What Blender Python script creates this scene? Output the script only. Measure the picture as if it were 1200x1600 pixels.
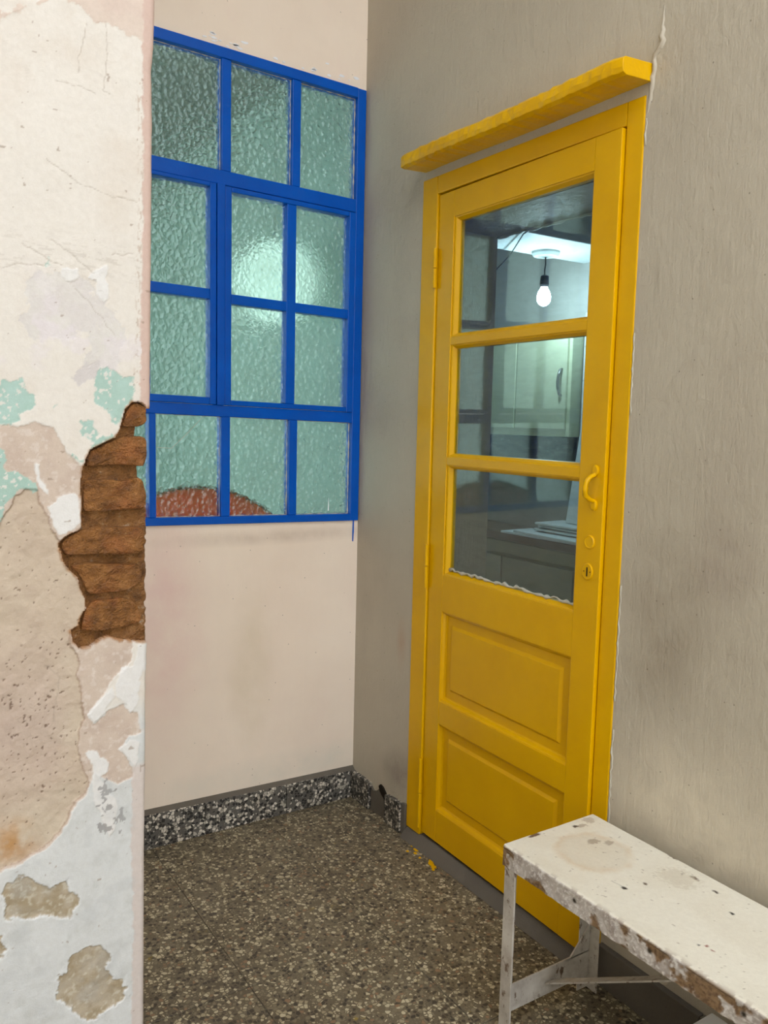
import bpy, bmesh, math, random
import numpy as np
from mathutils import Vector, Matrix

random.seed(7)
scene = bpy.context.scene
for o in list(bpy.data.objects):
    bpy.data.objects.remove(o, do_unlink=True)
COL = scene.collection

# ------------------------------------------------------------------ camera, sky, exposure
# metres; window wall is the plane y = 0, door wall the plane x = 0, floor z = 0
CAM = Vector((-1.56704, -2.57687, 1.4))
YAW, PITCH, ROLL, FPX = 0.577816, -0.107993, 0.0234046, 1302.48
fwd = Vector((math.cos(PITCH) * math.sin(YAW), math.cos(PITCH) * math.cos(YAW), math.sin(PITCH)))
rgt = fwd.cross(Vector((0, 0, 1))).normalized()
upv = rgt.cross(fwd)
r2 = math.cos(ROLL) * rgt + math.sin(ROLL) * upv
u2 = -math.sin(ROLL) * rgt + math.cos(ROLL) * upv
cam_data = bpy.data.cameras.new('camera')
cam_data.sensor_fit = 'VERTICAL'
cam_data.sensor_height = 36.0
cam_data.lens = 36.0 * FPX / 1600.0
cam_data.clip_start = 0.02
cam = bpy.data.objects.new('camera', cam_data)
mw = Matrix((r2, u2, -fwd)).transposed().to_4x4()
mw.translation = CAM
cam.matrix_world = mw
COL.objects.link(cam)
scene.camera = cam

world = bpy.data.worlds.new('sky')
scene.world = world
world.use_nodes = True
bg = world.node_tree.nodes['Background']
bg.inputs['Color'].default_value = (0.975, 1.0, 1.05, 1)
bg.inputs['Strength'].default_value = 1.0
scene.view_settings.view_transform = 'Standard'
scene.view_settings.look = 'None'
scene.view_settings.gamma = 1.0
scene.view_settings.use_curve_mapping = False
scene.view_settings.exposure = 1.8
scene.cycles.max_bounces = 8
scene.cycles.diffuse_bounces = 4
scene.cycles.glossy_bounces = 3
scene.cycles.transmission_bounces = 6
scene.cycles.use_adaptive_sampling = True
scene.cycles.adaptive_threshold = 0.04

# ------------------------------------------------------------------ helpers
def lin(c):
    c = c / 255.0
    return c / 12.92 if c <= 0.04045 else ((c + 0.055) / 1.055) ** 2.4
def S(r, g, b):
    return (lin(r), lin(g), lin(b), 1.0)

class MB:
    def __init__(s):
        s.v, s.f = [], []
    def add(s, vs, fs):
        n = len(s.v)
        s.v.extend([tuple(p) for p in vs])
        s.f.extend([tuple(i + n for i in f) for f in fs])
        return s
    def box(s, x0, x1, y0, y1, z0, z1):
        x0, x1 = min(x0, x1), max(x0, x1); y0, y1 = min(y0, y1), max(y0, y1); z0, z1 = min(z0, z1), max(z0, z1)
        return s.add([(x0,y0,z0),(x1,y0,z0),(x1,y1,z0),(x0,y1,z0),(x0,y0,z1),(x1,y0,z1),(x1,y1,z1),(x0,y1,z1)],
                     [(0,3,2,1),(4,5,6,7),(0,1,5,4),(1,2,6,5),(2,3,7,6),(3,0,4,7)])
    def tube(s, pts, r, n=10, cap=True):
        pts = [Vector(p) for p in pts]
        rs = r if isinstance(r, (list, tuple)) else [r] * len(pts)
        rings = []
        up = Vector((0.13, 0.31, 0.94)).normalized()
        for i, p in enumerate(pts):
            a = pts[max(i - 1, 0)]; b = pts[min(i + 1, len(pts) - 1)]
            t = (b - a).normalized()
            e1 = t.cross(up)
            if e1.length < 0.05: e1 = t.cross(Vector((1, 0, 0)))
            e1.normalize(); e2 = t.cross(e1)
            rings.append([p + rs[i] * (math.cos(2*math.pi*k/n) * e1 + math.sin(2*math.pi*k/n) * e2) for k in range(n)])
        vs = [q for rg in rings for q in rg]
        fs = []
        for i in range(len(pts) - 1):
            for k in range(n):
                fs.append((i*n+k, i*n+(k+1) % n, (i+1)*n+(k+1) % n, (i+1)*n+k))
        if cap:
            fs.append(tuple(range(n))[::-1]); fs.append(tuple((len(pts)-1)*n+k for k in range(n)))
        return s.add(vs, fs)
    def lathe(s, prof, c, axis='z', n=20, sq=(1, 1)):
        # prof: (radius, height) pairs along the axis, starting at c
        vs, fs = [], []
        for r, h in prof:
            for k in range(n):
                a = 2*math.pi*k/n
                u, v = r*math.cos(a)*sq[0], r*math.sin(a)*sq[1]
                p = {'z': (u, v, h), 'x': (h, u, v), 'y': (u, h, v)}[axis]
                vs.append((c[0]+p[0], c[1]+p[1], c[2]+p[2]))
        m = len(prof)
        for i in range(m - 1):
            for k in range(n):
                fs.append((i*n+k, i*n+(k+1) % n, (i+1)*n+(k+1) % n, (i+1)*n+k))
        fs.append(tuple(range(n))[::-1]); fs.append(tuple((m-1)*n+k for k in range(n)))
        return s.add(vs, fs)
    def prism(s, poly, axis, a, b):
        # poly in the two other axes, extruded from a to b along axis
        n = len(poly)
        def P(u, v, h):
            return {'x': (h, u, v), 'y': (u, h, v), 'z': (u, v, h)}[axis]
        vs = [P(u, v, a) for u, v in poly] + [P(u, v, b) for u, v in poly]
        fs = [tuple(range(n))[::-1], tuple(range(n, 2*n))] + [(i, (i+1) % n, n+(i+1) % n, n+i) for i in range(n)]
        return s.add(vs, fs)
    def map(s, fn):
        s.v = [tuple(fn(*p)) for p in s.v]
        return s
    def build(s, name, mat, parent=None, bevel=0.0, smooth=False, seg=2):
        me = bpy.data.meshes.new(name)
        me.from_pydata(s.v, [], s.f)
        me.update()
        bm = bmesh.new(); bm.from_mesh(me); bmesh.ops.recalc_face_normals(bm, faces=bm.faces); bm.to_mesh(me); bm.free()
        if mat: me.materials.append(mat)
        return link(name, me, parent, bevel, smooth, seg)

def link(name, me, parent=None, bevel=0.0, smooth=False, seg=2):
    o = bpy.data.objects.new(name, me)
    COL.objects.link(o)
    if parent: o.parent = parent
    if bevel:
        m = o.modifiers.new('bevel', 'BEVEL'); m.width = bevel; m.segments = seg; m.limit_method = 'ANGLE'
        m.angle_limit = math.radians(40); m.harden_normals = False
    if smooth:
        for p in me.polygons: p.use_smooth = True
    return o

def empty(name, loc=(0, 0, 0), rz=0.0):
    o = bpy.data.objects.new(name, None)
    COL.objects.link(o)
    o.location = loc; o.rotation_euler.z = rz; o.empty_display_size = 0.05
    return o
def tag(o, label=None, cat=None, group=None, kind=None):
    for k, v in (('label', label), ('category', cat), ('group', group), ('kind', kind)):
        if v: o[k] = v
    return o
def struct(o, label=None):
    return tag(o, label, None, None, 'structure')

# ---- numpy noise
def vnoise(x, y, seed=0):
    xi = np.floor(x).astype(np.int64); yi = np.floor(y).astype(np.int64)
    xf = x - xi; yf = y - yi
    def h(a, b):
        n = (a * 374761393 + b * 668265263 + seed * 1442695041) & 0xffffffff
        n = ((n ^ (n >> 13)) * 1274126177) & 0xffffffff
        n = n ^ (n >> 16)
        return (n & 0xffff) / 65535.0
    u = xf * xf * (3 - 2 * xf); v = yf * yf * (3 - 2 * yf)
    return (h(xi, yi) * (1-u) + h(xi+1, yi) * u) * (1-v) + (h(xi, yi+1) * (1-u) + h(xi+1, yi+1) * u) * v
def fbm(x, y, freq, octv=4, seed=0):
    t, a, s = 0.0, 1.0, 0.0
    for i in range(octv):
        t = t + a * vnoise(x * freq + 17.3 * i, y * freq - 9.1 * i, seed + i); s += a; a *= 0.5; freq *= 2.1
    return t / s
def sdpoly(px, py, poly, pad=0.02):
    # signed distance (negative inside), exact only within pad of the polygon
    P = np.array(poly, float)
    out = np.full(px.shape, 1.0)
    m = (px > P[:, 0].min() - pad) & (px < P[:, 0].max() + pad) & (py > P[:, 1].min() - pad) & (py < P[:, 1].max() + pad)
    x, y = px[m], py[m]
    d = np.full(x.shape, 1e9); ins = np.zeros(x.shape, bool)
    n = len(P)
    for i in range(n):
        a, b = P[i], P[(i+1) % n]
        e = b - a
        wx, wy = x - a[0], y - a[1]
        t = np.clip((wx*e[0] + wy*e[1]) / max(e @ e, 1e-12), 0, 1)
        d = np.minimum(d, (wx - t*e[0])**2 + (wy - t*e[1])**2)
        c = ((a[1] > y) != (b[1] > y)) & (x < (b[0]-a[0]) * (y-a[1]) / (b[1]-a[1] + 1e-15) + a[0])
        ins ^= c
    d = np.sqrt(d)
    out[m] = np.where(ins, -d, d)
    return out
def sdline(px, py, pts):
    d = np.full(px.shape, 1e9)
    P = np.array(pts, float)
    for i in range(len(P) - 1):
        a, b = P[i], P[i+1]; e = b - a
        wx, wy = px - a[0], py - a[1]
        t = np.clip((wx*e[0] + wy*e[1]) / max(e @ e, 1e-12), 0, 1)
        d = np.minimum(d, np.hypot(wx - t*e[0], wy - t*e[1]))
    return d
def lincol(r, g, b):
    return np.array([lin(r), lin(g), lin(b)])

# ---- material helper
class M:
    def __init__(s, name):
        s.m = bpy.data.materials.new(name); s.m.use_nodes = True
        s.t = s.m.node_tree; s.t.nodes.clear()
        s.out = s.t.nodes.new('ShaderNodeOutputMaterial')
    def n(s, typ, props=None, **inp):
        nd = s.t.nodes.new('ShaderNode' + typ)
        for k, v in (props or {}).items(): setattr(nd, k, v)
        for k, v in inp.items():
            key = int(k[1:]) if k[0] == '_' and k[1:].isdigit() else k.replace('_', ' ')
            sk = nd.inputs[key]
            if isinstance(v, bpy.types.NodeSocket): s.t.links.new(v, sk)
            else: sk.default_value = v
        return nd
    def pos(s):
        return s.n('NewGeometry').outputs['Position']
    def scale(s, v, sc, off=(0, 0, 0)):
        return s.n('Mapping', None, Vector=v, Scale=sc, Location=off).outputs[0]
    def noise(s, v, sc, det=3.0, rough=0.5, dist=0.0):
        return s.n('TexNoise', None, Vector=v, Scale=sc, Detail=det, Roughness=rough, Distortion=dist).outputs[0]
    def vor(s, v, sc, feature='F1', rnd=1.0):
        return s.n('TexVoronoi', {'feature': feature}, Vector=v, Scale=sc, Randomness=rnd)
    def rng(s, v, a, b, c=0.0, d=1.0):
        return s.n('MapRange', None, Value=v, From_Min=a, From_Max=b, To_Min=c, To_Max=d).outputs[0]
    def math(s, op, a, b=0.0):
        return s.n('Math', {'operation': op}, _0=a, _1=b).outputs[0]
    def mix(s, f, a, b, blend='MIX'):
        nd = s.t.nodes.new('ShaderNodeMix'); nd.data_type = 'RGBA'; nd.blend_type = blend
        for i, v in ((0, f), (6, a), (7, b)):
            if isinstance(v, bpy.types.NodeSocket): s.t.links.new(v, nd.inputs[i])
            else: nd.inputs[i].default_value = v
        return nd.outputs[2]
    def ramp(s, f, stops, interp='LINEAR'):
        nd = s.t.nodes.new('ShaderNodeValToRGB'); nd.color_ramp.interpolation = interp
        el = nd.color_ramp.elements
        while len(el) < len(stops): el.new(0.5)
        for e, (p, c) in zip(el, stops): e.position = p; e.color = c
        s.t.links.new(f, nd.inputs[0])
        return nd.outputs[0]
    def bump(s, h, strength=0.3, dist=0.002, normal=None):
        kw = dict(Height=h, Strength=strength, Distance=dist)
        if normal: kw['Normal'] = normal
        return s.n('Bump', None, **kw).outputs[0]
    def bsdf(s, **kw):
        b = s.n('BsdfPrincipled', None, **kw)
        s.t.links.new(b.outputs[0], s.out.inputs[0])
        return b
    def surf(s, sh):
        s.t.links.new(sh, s.out.inputs[0])

# ------------------------------------------------------------------ materials
def plaster(name, col, col2, blotch, strength=0.35, stains_and_tones=(), vert=1.0, rough=0.6):
    m = M(name); p = m.pos()
    big = m.noise(p, 2.3, 4, 0.6)
    c = m.mix(m.rng(big, 0.35, 0.7), col, col2)
    c = m.mix(m.rng(m.noise(m.scale(p, (1, 1, 0.45), (3, 1, 2)), 5.5, 5, 0.65), 0.55, 0.8, 0, 0.55), c, blotch)
    for (cx, cy, cz), (rx, ry, rz), sc, st in stains_and_tones:
        d = m.n('VectorMath', {'operation': 'LENGTH'}, _0=m.scale(p, (1/rx, 1/ry, 1/rz), (-cx/rx, -cy/ry, -cz/rz))).outputs['Value']
        f = m.math('MULTIPLY', m.rng(d, 0.25, 1.1, 1, 0), m.rng(m.noise(p, 9, 4, 0.6), 0.3, 0.65, 0.25, 1))
        c = m.mix(m.math('MULTIPLY', f, st), c, sc)
    specks = m.vor(p, 26).outputs['Distance']
    c = m.mix(m.rng(specks, 0.035, 0.06, 0.55, 0), c, S(95, 85, 72))
    stroke = m.noise(m.scale(p, (70, 70, 70 - 60 * vert)), 1.0, 4, 0.65)
    lump = m.noise(p, 16, 3, 0.55, 0.6)
    fine = m.noise(p, 240, 2, 0.5)
    h = m.math('ADD', m.math('MULTIPLY', stroke, 0.7), m.math('ADD', m.math('MULTIPLY', lump, 1.2), m.math('MULTIPLY', fine, 0.2)))
    m.bsdf(Base_Color=c, Roughness=rough, Specular_IOR_Level=0.35, Normal=m.bump(h, strength, 0.004))
    return m.m

MAT = {}
MAT['back_paint'] = plaster('back_wall_paint', S(240, 226, 208), S(232, 216, 198), S(234, 212, 198), 0.3,
    stains_and_tones=[((-0.72, 0, 0.75), (0.16, 1, 0.45), S(224, 186, 180), 0.55), ((-0.42, 0, 0.55), (0.09, 1, 0.3), S(206, 194, 162), 0.4),
            ((-0.2, 0, 0.16), (0.8, 1, 0.07), S(222, 216, 200), 0.8), ((-0.3, 0, 1.0), (0.5, 1, 0.03), S(178, 160, 142), 0.5)])
MAT['door_paint'] = plaster('door_wall_paint', S(186, 178, 160), S(177, 168, 150), S(170, 160, 144), 0.7,
    stains_and_tones=[((0, -1.36, 0.95), (1, 0.13, 0.25), S(142, 130, 112), 0.6), ((0, -1.5, 1.12), (1, 0.1, 0.1), S(150, 136, 122), 0.6),
            ((0, -1.5, 0.5), (1, 0.4, 0.25), S(214, 204, 182), 0.9), ((0, -0.3, 0.65), (1, 0.03, 0.1), S(176, 140, 112), 0.7),  # a paler area low on the wall, then a small brown mark
            ((0, -0.3, 0.2), (1, 0.1, 0.09), S(136, 126, 116), 0.8)])
MAT['plain'] = plaster('plain_plaster', S(224, 218, 206), S(216, 210, 198), S(210, 202, 190), 0.3)
MAT['ceiling'] = plaster('ceiling_plaster', S(188, 180, 168), S(180, 172, 160), S(172, 164, 152), 0.2)
MAT['kitchen_wall'] = plaster('kitchen_plaster', S(170, 168, 160), S(160, 158, 150), S(150, 148, 140), 0.25)
MAT['kitchen_dark'] = plaster('kitchen_ceiling_paint', S(120, 120, 118), S(105, 105, 103), S(95, 95, 92), 0.25)
MAT['mint_wall'] = plaster('mint_wall_paint', S(150, 170, 164), S(142, 162, 156), S(136, 156, 150), 0.2)
MAT['cement'] = plaster('cement', S(104, 98, 88), S(90, 84, 76), S(122, 114, 104), 0.6, vert=0.0, rough=0.8)

def attr_mat(name, rough=0.6, spec=0.35, bump=0.35, scale=1.0):
    m = M(name); p = m.pos()
    a = m.n('Attribute', {'attribute_name': 'paint'}).outputs['Color']
    c = m.mix(m.rng(m.noise(p, 130 * scale, 4, 0.6), 0.3, 0.75, 0, 0.16), a, m.mix(1.0, a, (0.55, 0.5, 0.45, 1), 'MULTIPLY'))
    h = m.math('ADD', m.noise(p, 380 * scale, 3, 0.6), m.math('MULTIPLY', m.noise(p, 60 * scale, 3, 0.5), 2.0))
    m.bsdf(Base_Color=c, Roughness=rough, Specular_IOR_Level=spec, Normal=m.bump(h, bump, 0.0015))
    return m.m
MAT['pier'] = attr_mat('peeling_plaster')
MAT['bench_seat'] = attr_mat('chipped_bench_paint', 0.45, 0.4, 0.25)

def brickmat(name, mortar=False):
    m = M(name); p = m.pos()
    n1 = m.noise(p, 40, 5, 0.65)
    if mortar:
        c = m.ramp(n1, [(0.3, S(96, 62, 30)), (0.5, S(136, 92, 46)), (0.6, S(146, 104, 60)), (0.68, S(192, 172, 148))])
    else:
        c = m.ramp(n1, [(0.28, S(100, 62, 26)), (0.5, S(140, 92, 42)), (0.7, S(164, 112, 58))])
        c = m.mix(m.rng(m.noise(p, 18, 3, 0.5), 0.52, 0.75, 0, 0.45), c, S(156, 84, 42))
    c = m.mix(m.rng(m.noise(p, 170, 3, 0.7), 0.66, 0.74, 0, 0.55), c, S(206, 172, 120))
    h = m.math('ADD', m.noise(p, 90, 5, 0.7), m.math('MULTIPLY', m.noise(p, 30, 3, 0.6), 1.5))
    pore = m.noise(p, 420, 2, 0.5)
    h = m.math('ADD', h, m.math('MULTIPLY', pore, 0.35))
    c = m.mix(m.rng(m.noise(m.scale(p, (1, 1, 2.2), (2, 0, 1)), 75, 4, 0.7), 0.56, 0.72, 0, 0.55), c, S(88, 54, 24))
    m.bsdf(Base_Color=c, Roughness=0.4, Specular_IOR_Level=0.5, Normal=m.bump(h, 1.0, 0.009))
    return m.m
MAT['brick'] = brickmat('varnished_brick')
MAT['mortar'] = brickmat('varnished_mortar', True)

def terrazzo(name, sc, matrix, ramp, edge=0.07, rough=0.55, drops=False):
    m = M(name); p = m.pos()
    pd = m.n('VectorMath', {'operation': 'ADD'}, _0=p, _1=m.n('VectorMath', {'operation': 'SCALE'}, _0=m.n('TexNoise', None, Vector=p, Scale=sc * 0.8, Detail=2.0).outputs['Color'], Scale=0.35 / sc).outputs[0]).outputs[0]
    de = m.vor(pd, sc, 'DISTANCE_TO_EDGE').outputs['Distance']
    cell = m.n('SeparateColor', None, Color=m.vor(pd, sc).outputs['Color'])
    chipc = m.ramp(cell.outputs[0], ramp, 'CONSTANT')
    # some cells stay cement
    size = m.rng(cell.outputs[1], 0, 1, edge * 0.4, edge * 3.4)
    mask = m.math('MULTIPLY', m.math('GREATER_THAN', de, size), m.math('LESS_THAN', cell.outputs[2], 0.9))
    base = m.mix(m.rng(m.noise(p, 3.2, 4, 0.6), 0.35, 0.7), matrix, m.mix(1.0, matrix, (0.72, 0.7, 0.68, 1), 'MULTIPLY'))
    small = m.vor(p, sc * 2.6)
    base = m.mix(m.math('MULTIPLY', m.math('LESS_THAN', small.outputs['Distance'], 0.28), 0.35), base, m.ramp(m.n('SeparateColor', None, Color=small.outputs['Color']).outputs[0], ramp, 'CONSTANT'))
    c = m.mix(mask, base, chipc)
    dirt = m.rng(m.noise(p, 1.7, 4, 0.55), 0.4, 0.72, 0, 0.5)
    c = m.mix(dirt, c, m.mix(1.0, c, (0.62, 0.55, 0.47, 1), 'MULTIPLY'))
    if drops:
        f = m.math('MULTIPLY', m.rng(m.noise(p, 11, 3, 0.7), 0.66, 0.72, 0, 0.45), m.rng(m.noise(p, 90, 2, 0.5), 0.45, 0.6))
        c = m.mix(f, c, S(176, 150, 40))
        c = m.mix(m.rng(m.noise(m.scale(p, (1, 1, 1), (5, 2, 0)), 6, 5, 0.75), 0.66, 0.8, 0, 0.35), c, S(190, 185, 175))
    r = m.rng(m.noise(p, 4, 3, 0.6), 0.3, 0.7, rough - 0.12, rough + 0.15)
    m.bsdf(Base_Color=c, Roughness=r, Specular_IOR_Level=0.4, Normal=m.bump(m.noise(p, 120, 3, 0.5), 0.12, 0.001))
    return m.m
MAT['floor'] = terrazzo('floor_terrazzo', 100, S(110, 101, 82), [(0, S(66, 60, 50)), (0.26, S(124, 115, 94)), (0.5, S(160, 151, 124)), (0.72, S(190, 181, 152)), (0.94, S(138, 112, 86))], drops=True)
MAT['skirting'] = terrazzo('skirting_terrazzo', 105, S(98, 96, 90), [(0, S(38, 37, 36)), (0.42, S(92, 88, 82)), (0.58, S(176, 170, 156)), (0.78, S(212, 206, 192))], 0.05, 0.5)

def enamel(name, col, col2, rough=0.28, strokes=0.12, vert=(60, 60, 6)):
    m = M(name); p = m.pos()
    c = m.mix(m.rng(m.noise(p, 5, 4, 0.6), 0.35, 0.7), col, col2)
    st = m.noise(m.scale(p, vert), 1.0, 4, 0.6)
    drip = m.noise(p, 45, 3, 0.6)
    h = m.math('ADD', m.math('MULTIPLY', st, 0.8), m.math('MULTIPLY', drip, 0.5))
    m.bsdf(Base_Color=c, Roughness=rough, Specular_IOR_Level=0.22, Normal=m.bump(h, strokes, 0.003))
    return m.m
MAT['yellow'] = enamel('yellow_enamel', S(222, 172, 0), S(214, 163, 0))
MAT['yellow_rough'] = enamel('thick_yellow_enamel', S(230, 180, 0), S(216, 164, 0), 0.3, 0.9, (40, 40, 40))
MAT['blue'] = enamel('blue_enamel', S(0, 86, 188), S(0, 76, 172), 0.25, 0.25, (50, 50, 50))
MAT['black'] = enamel('black_rubber', S(26, 26, 28), S(32, 32, 34), 0.5)
MAT['dark'] = enamel('dark_hollow', S(30, 22, 12), S(24, 18, 10), 0.7)
MAT['steel'] = enamel('polished_steel', S(150, 150, 146), S(130, 130, 128), 0.25)
MAT['steel'].node_tree.nodes['Principled BSDF'].inputs['Metallic'].default_value = 0.9
MAT['cabinet'] = enamel('cream_cabinet_paint', S(208, 212, 178), S(196, 202, 168), 0.45)
MAT['cabinet_low'] = enamel('olive_cabinet_paint', S(150, 146, 118), S(140, 136, 110), 0.5)
MAT['worktop'] = enamel('brown_worktop', S(112, 98, 80), S(98, 86, 70), 0.4)
MAT['board'] = enamel('white_board', S(226, 232, 232), S(218, 226, 226), 0.5)
MAT['box_white'] = enamel('white_plastic', S(236, 238, 240), S(230, 232, 236), 0.4)
MAT['beam'] = plaster('whitewashed_beam', S(214, 222, 220), S(200, 210, 208), S(180, 188, 186), 0.4)
MAT['tile_white'] = enamel('white_glazed_tile', S(222, 228, 230), S(216, 222, 226), 0.2, 0.03)
_o = M('orange_plastic')
_o.surf(_o.n('MixShader', None, _0=0.6, _1=_o.n('BsdfPrincipled', None, Base_Color=S(255, 124, 56), Roughness=0.5).outputs[0], _2=_o.n('BsdfTranslucent', None, Color=S(255, 134, 60)).outputs[0]).outputs[0])
MAT['orange'] = _o.m
MAT['orange_rim'] = enamel('brown_rim', S(92, 66, 52), S(82, 58, 46), 0.5, 0.05)
MAT['putty'] = plaster('old_putty', S(196, 192, 176), S(180, 174, 156), S(150, 146, 128), 0.8, vert=0)

def bench_leg():
    m = M('chipped_leg_paint'); p = m.pos()
    n1 = m.noise(m.scale(p, (1, 1, 0.6)), 45, 5, 0.7)
    c = m.mix(m.rng(m.noise(p, 14, 3, 0.6), 0.3, 0.7), S(206, 201, 190), S(172, 165, 154))
    c = m.mix(m.rng(m.noise(p, 22, 5, 0.7), 0.5, 0.75, 0, 0.6), c, S(140, 124, 106))
    c = m.mix(m.rng(n1, 0.58, 0.64), c, S(112, 92, 74))
    c = m.mix(m.rng(n1, 0.68, 0.72), c, S(74, 58, 46))
    m.bsdf(Base_Color=c, Roughness=0.5, Normal=m.bump(m.math('ADD', n1, m.noise(p, 120, 3, 0.6)), 0.4, 0.002))
    return m.m
MAT['bench_leg'] = bench_leg()

def clear_glass():
    m = M('dusty_clear_glass'); p = m.pos()
    tr = m.n('BsdfTransparent', None, Color=(0.86, 0.91, 0.9, 1)).outputs[0]
    wob = m.bump(m.noise(p, 6, 2, 0.5), 0.03, 0.01)
    gl = m.n('BsdfGlossy', None, Color=(0.9, 0.95, 1, 1), Roughness=0.03, Normal=wob).outputs[0]
    fc = m.n('LayerWeight', None, Blend=0.5).outputs['Facing']
    fr = m.math('ADD', 0.035, m.math('MULTIPLY', m.math('POWER', fc, 5.0), 0.9))
    s = m.n('MixShader', None, _0=fr, _1=tr, _2=gl).outputs[0]
    df = m.n('MixShader', None, _0=0.5, _1=m.n('BsdfDiffuse', None, Color=(0.5, 0.56, 0.6, 1)).outputs[0], _2=m.n('BsdfTranslucent', None, Color=(0.75, 0.85, 0.95, 1)).outputs[0]).outputs[0]
    smear = m.noise(m.scale(p, (1, 9, 30)), 1.5, 5, 0.7)
    dust = m.math('ADD', m.rng(smear, 0.42, 0.75, 0.015, 0.10), m.rng(m.vor(p, 75).outputs['Distance'], 0.04, 0.08, 0.5, 0.0))
    s = m.n('MixShader', None, _0=dust, _1=s, _2=df).outputs[0]
    m.surf(s)
    return m.m
MAT['glass'] = clear_glass()

def hammered_glass():
    m = M('hammered_green_glass'); p = m.pos()
    pd = m.n('VectorMath', {'operation': 'ADD'}, _0=p, _1=m.n('VectorMath', {'operation': 'SCALE'}, _0=m.n('TexNoise', None, Vector=p, Scale=60.0, Detail=1.0).outputs['Color'], Scale=0.012).outputs[0]).outputs[0]
    v = m.vor(pd, 62).outputs['Distance']
    h = m.math('ADD', v, m.math('MULTIPLY', m.noise(p, 70, 2, 0.5), 0.6))
    nb = m.bump(h, 0.8, 0.006)
    tint = (0.70, 0.85, 0.80, 1)
    rf = m.n('BsdfRefraction', None, Color=tint, Roughness=0.16, IOR=1.32, Normal=nb).outputs[0]
    tp = m.n('BsdfTransparent', None, Color=(0.74, 0.88, 0.83, 1)).outputs[0]
    rf = m.n('MixShader', None, _0=0.4, _1=rf, _2=tp).outputs[0]
    gl = m.n('BsdfGlossy', None, Color=(0.85, 1, 0.95, 1), Roughness=0.14, Normal=nb).outputs[0]
    fc = m.n('LayerWeight', None, Blend=0.5, Normal=nb).outputs['Facing']
    fr = m.math('ADD', 0.05, m.math('MULTIPLY', m.math('POWER', fc, 4.0), 0.9))
    s = m.n('MixShader', None, _0=fr, _1=rf, _2=gl).outputs[0]
    dirt = m.rng(m.noise(p, 7, 4, 0.6), 0.35, 0.7, 0.05, 0.15)
    df = m.n('BsdfDiffuse', None, Color=(0.3, 0.4, 0.34, 1), Normal=nb).outputs[0]
    m.surf(m.n('MixShader', None, _0=dirt, _1=s, _2=df).outputs[0])
    return m.m
MAT['hammered'] = hammered_glass()

def lamp_mat():
    m = M('lit_bulb')
    m.surf(m.n('Emission', None, Color=(0.62, 0.86, 1.0, 1), Strength=80.0).outputs[0])
    return m.m
MAT['bulb'] = lamp_mat()
_g = M('glowing_globe'); _g.surf(_g.n('Emission', None, Color=(0.86, 1.0, 0.95, 1), Strength=0.42).outputs[0]); MAT['globe'] = _g.m

# ------------------------------------------------------------------ structure: floor, walls, ceilings
fl = struct(MB().box(-3.0, 0.0, -9.0, 0.0, -0.06, -0.003).build('floor', MAT['cement']))
TS, JT = 0.40, 0.0022
tile_mb = MB().box(-TS/2 + JT/2, TS/2 - JT/2, -TS/2 + JT/2, TS/2 - JT/2, -0.012, 0.0)
tile0 = tile_mb.build('floor_tile', MAT['floor'], fl, bevel=0.0009, seg=1)
first = True
for i in range(5):
    for j in range(8):
        cx, cy = -0.37 - TS/2 - TS*(i-1), 0.004 - TS/2 - TS*j
        if i == 0: cx = -0.37 + TS/2
        if first: t = tile0; first = False
        else:
            t = tile0.copy(); COL.objects.link(t); t.parent = fl
        t.location = (cx, cy, random.uniform(-0.0006, 0.0006))
# the tile row at the door wall runs under the wall by 3 cm; the unseen outer paving is pale to bounce light
struct(MB().box(-3.0, -1.98, -9.0, 0.0, -0.003, 0.0).build('floor', MAT['plain']), 'unseen paving along the far patio wall, made pale to bounce light')
struct(MB().box(-1.98, 0.0, -9.0, -3.2, -0.003, 0.0).build('floor', MAT['plain']), 'unseen paving further out in the patio, made pale to bounce light')

# yellow paint splashes on the floor by the door
splash = empty('paint_splash', (0, 0, 0)); bpy.data.objects.remove(splash)
rs = random.Random(3)
for (x, y, r) in ((-0.024, -0.435, .011), (-0.03, -0.465, .014), (-0.045, -0.48, .008), (-0.03, -0.545, .012), (-0.04, -0.56, .014), (-0.045, -0.578, .013), (-0.055, -0.59, .009), (-0.05, -0.51, .007), (-0.06, -0.455, .007)):
    n = 11
    poly = [(x + r*rs.uniform(.45, 1.1)*math.cos(2*math.pi*k/n)*0.8, y + r*rs.uniform(.45, 1.1)*math.sin(2*math.pi*k/n)) for k in range(n)]
    MB().prism(poly, 'z', 0.0002, 0.0012).build('paint_spot', MAT['yellow'], fl)

# window wall with the window opening (opening: x -1.02..-0.01, z 1.06..2.53)
wb = struct(MB().box(-3.0, -1.0, 0, 0.07, 0, 4.2).box(-1.0, 0.0, 0, 0.07, 0, 1.062).box(-1.0, 0.0, 0, 0.07, 2.528, 4.2)
            .box(-0.012, 0.0, 0, 0.07, 1.062, 2.528).build('wall_back', MAT['back_paint']))
# door wall, 30 cm thick, with a stepped door opening
DY0, DY1, DZ = -0.360, -1.226, 2.152
RY0, RY1, RZ = -0.370, -1.216, 2.020
wr = struct(MB().box(0, 0.07, DY0, 0.07, 0, 4.2).box(0, 0.07, -9.0, DY1, 0, 4.2).box(0, 0.07, DY1, DY0, DZ, 4.2)
            .box(0.07, 0.30, RY0, 0.07, 0, 4.2).box(0.07, 0.30, -9.0, RY1, 0, 4.2).box(0.07, 0.30, RY1, RY0, RZ, 4.2)
            .build('wall_right', MAT['door_paint']))
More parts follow.
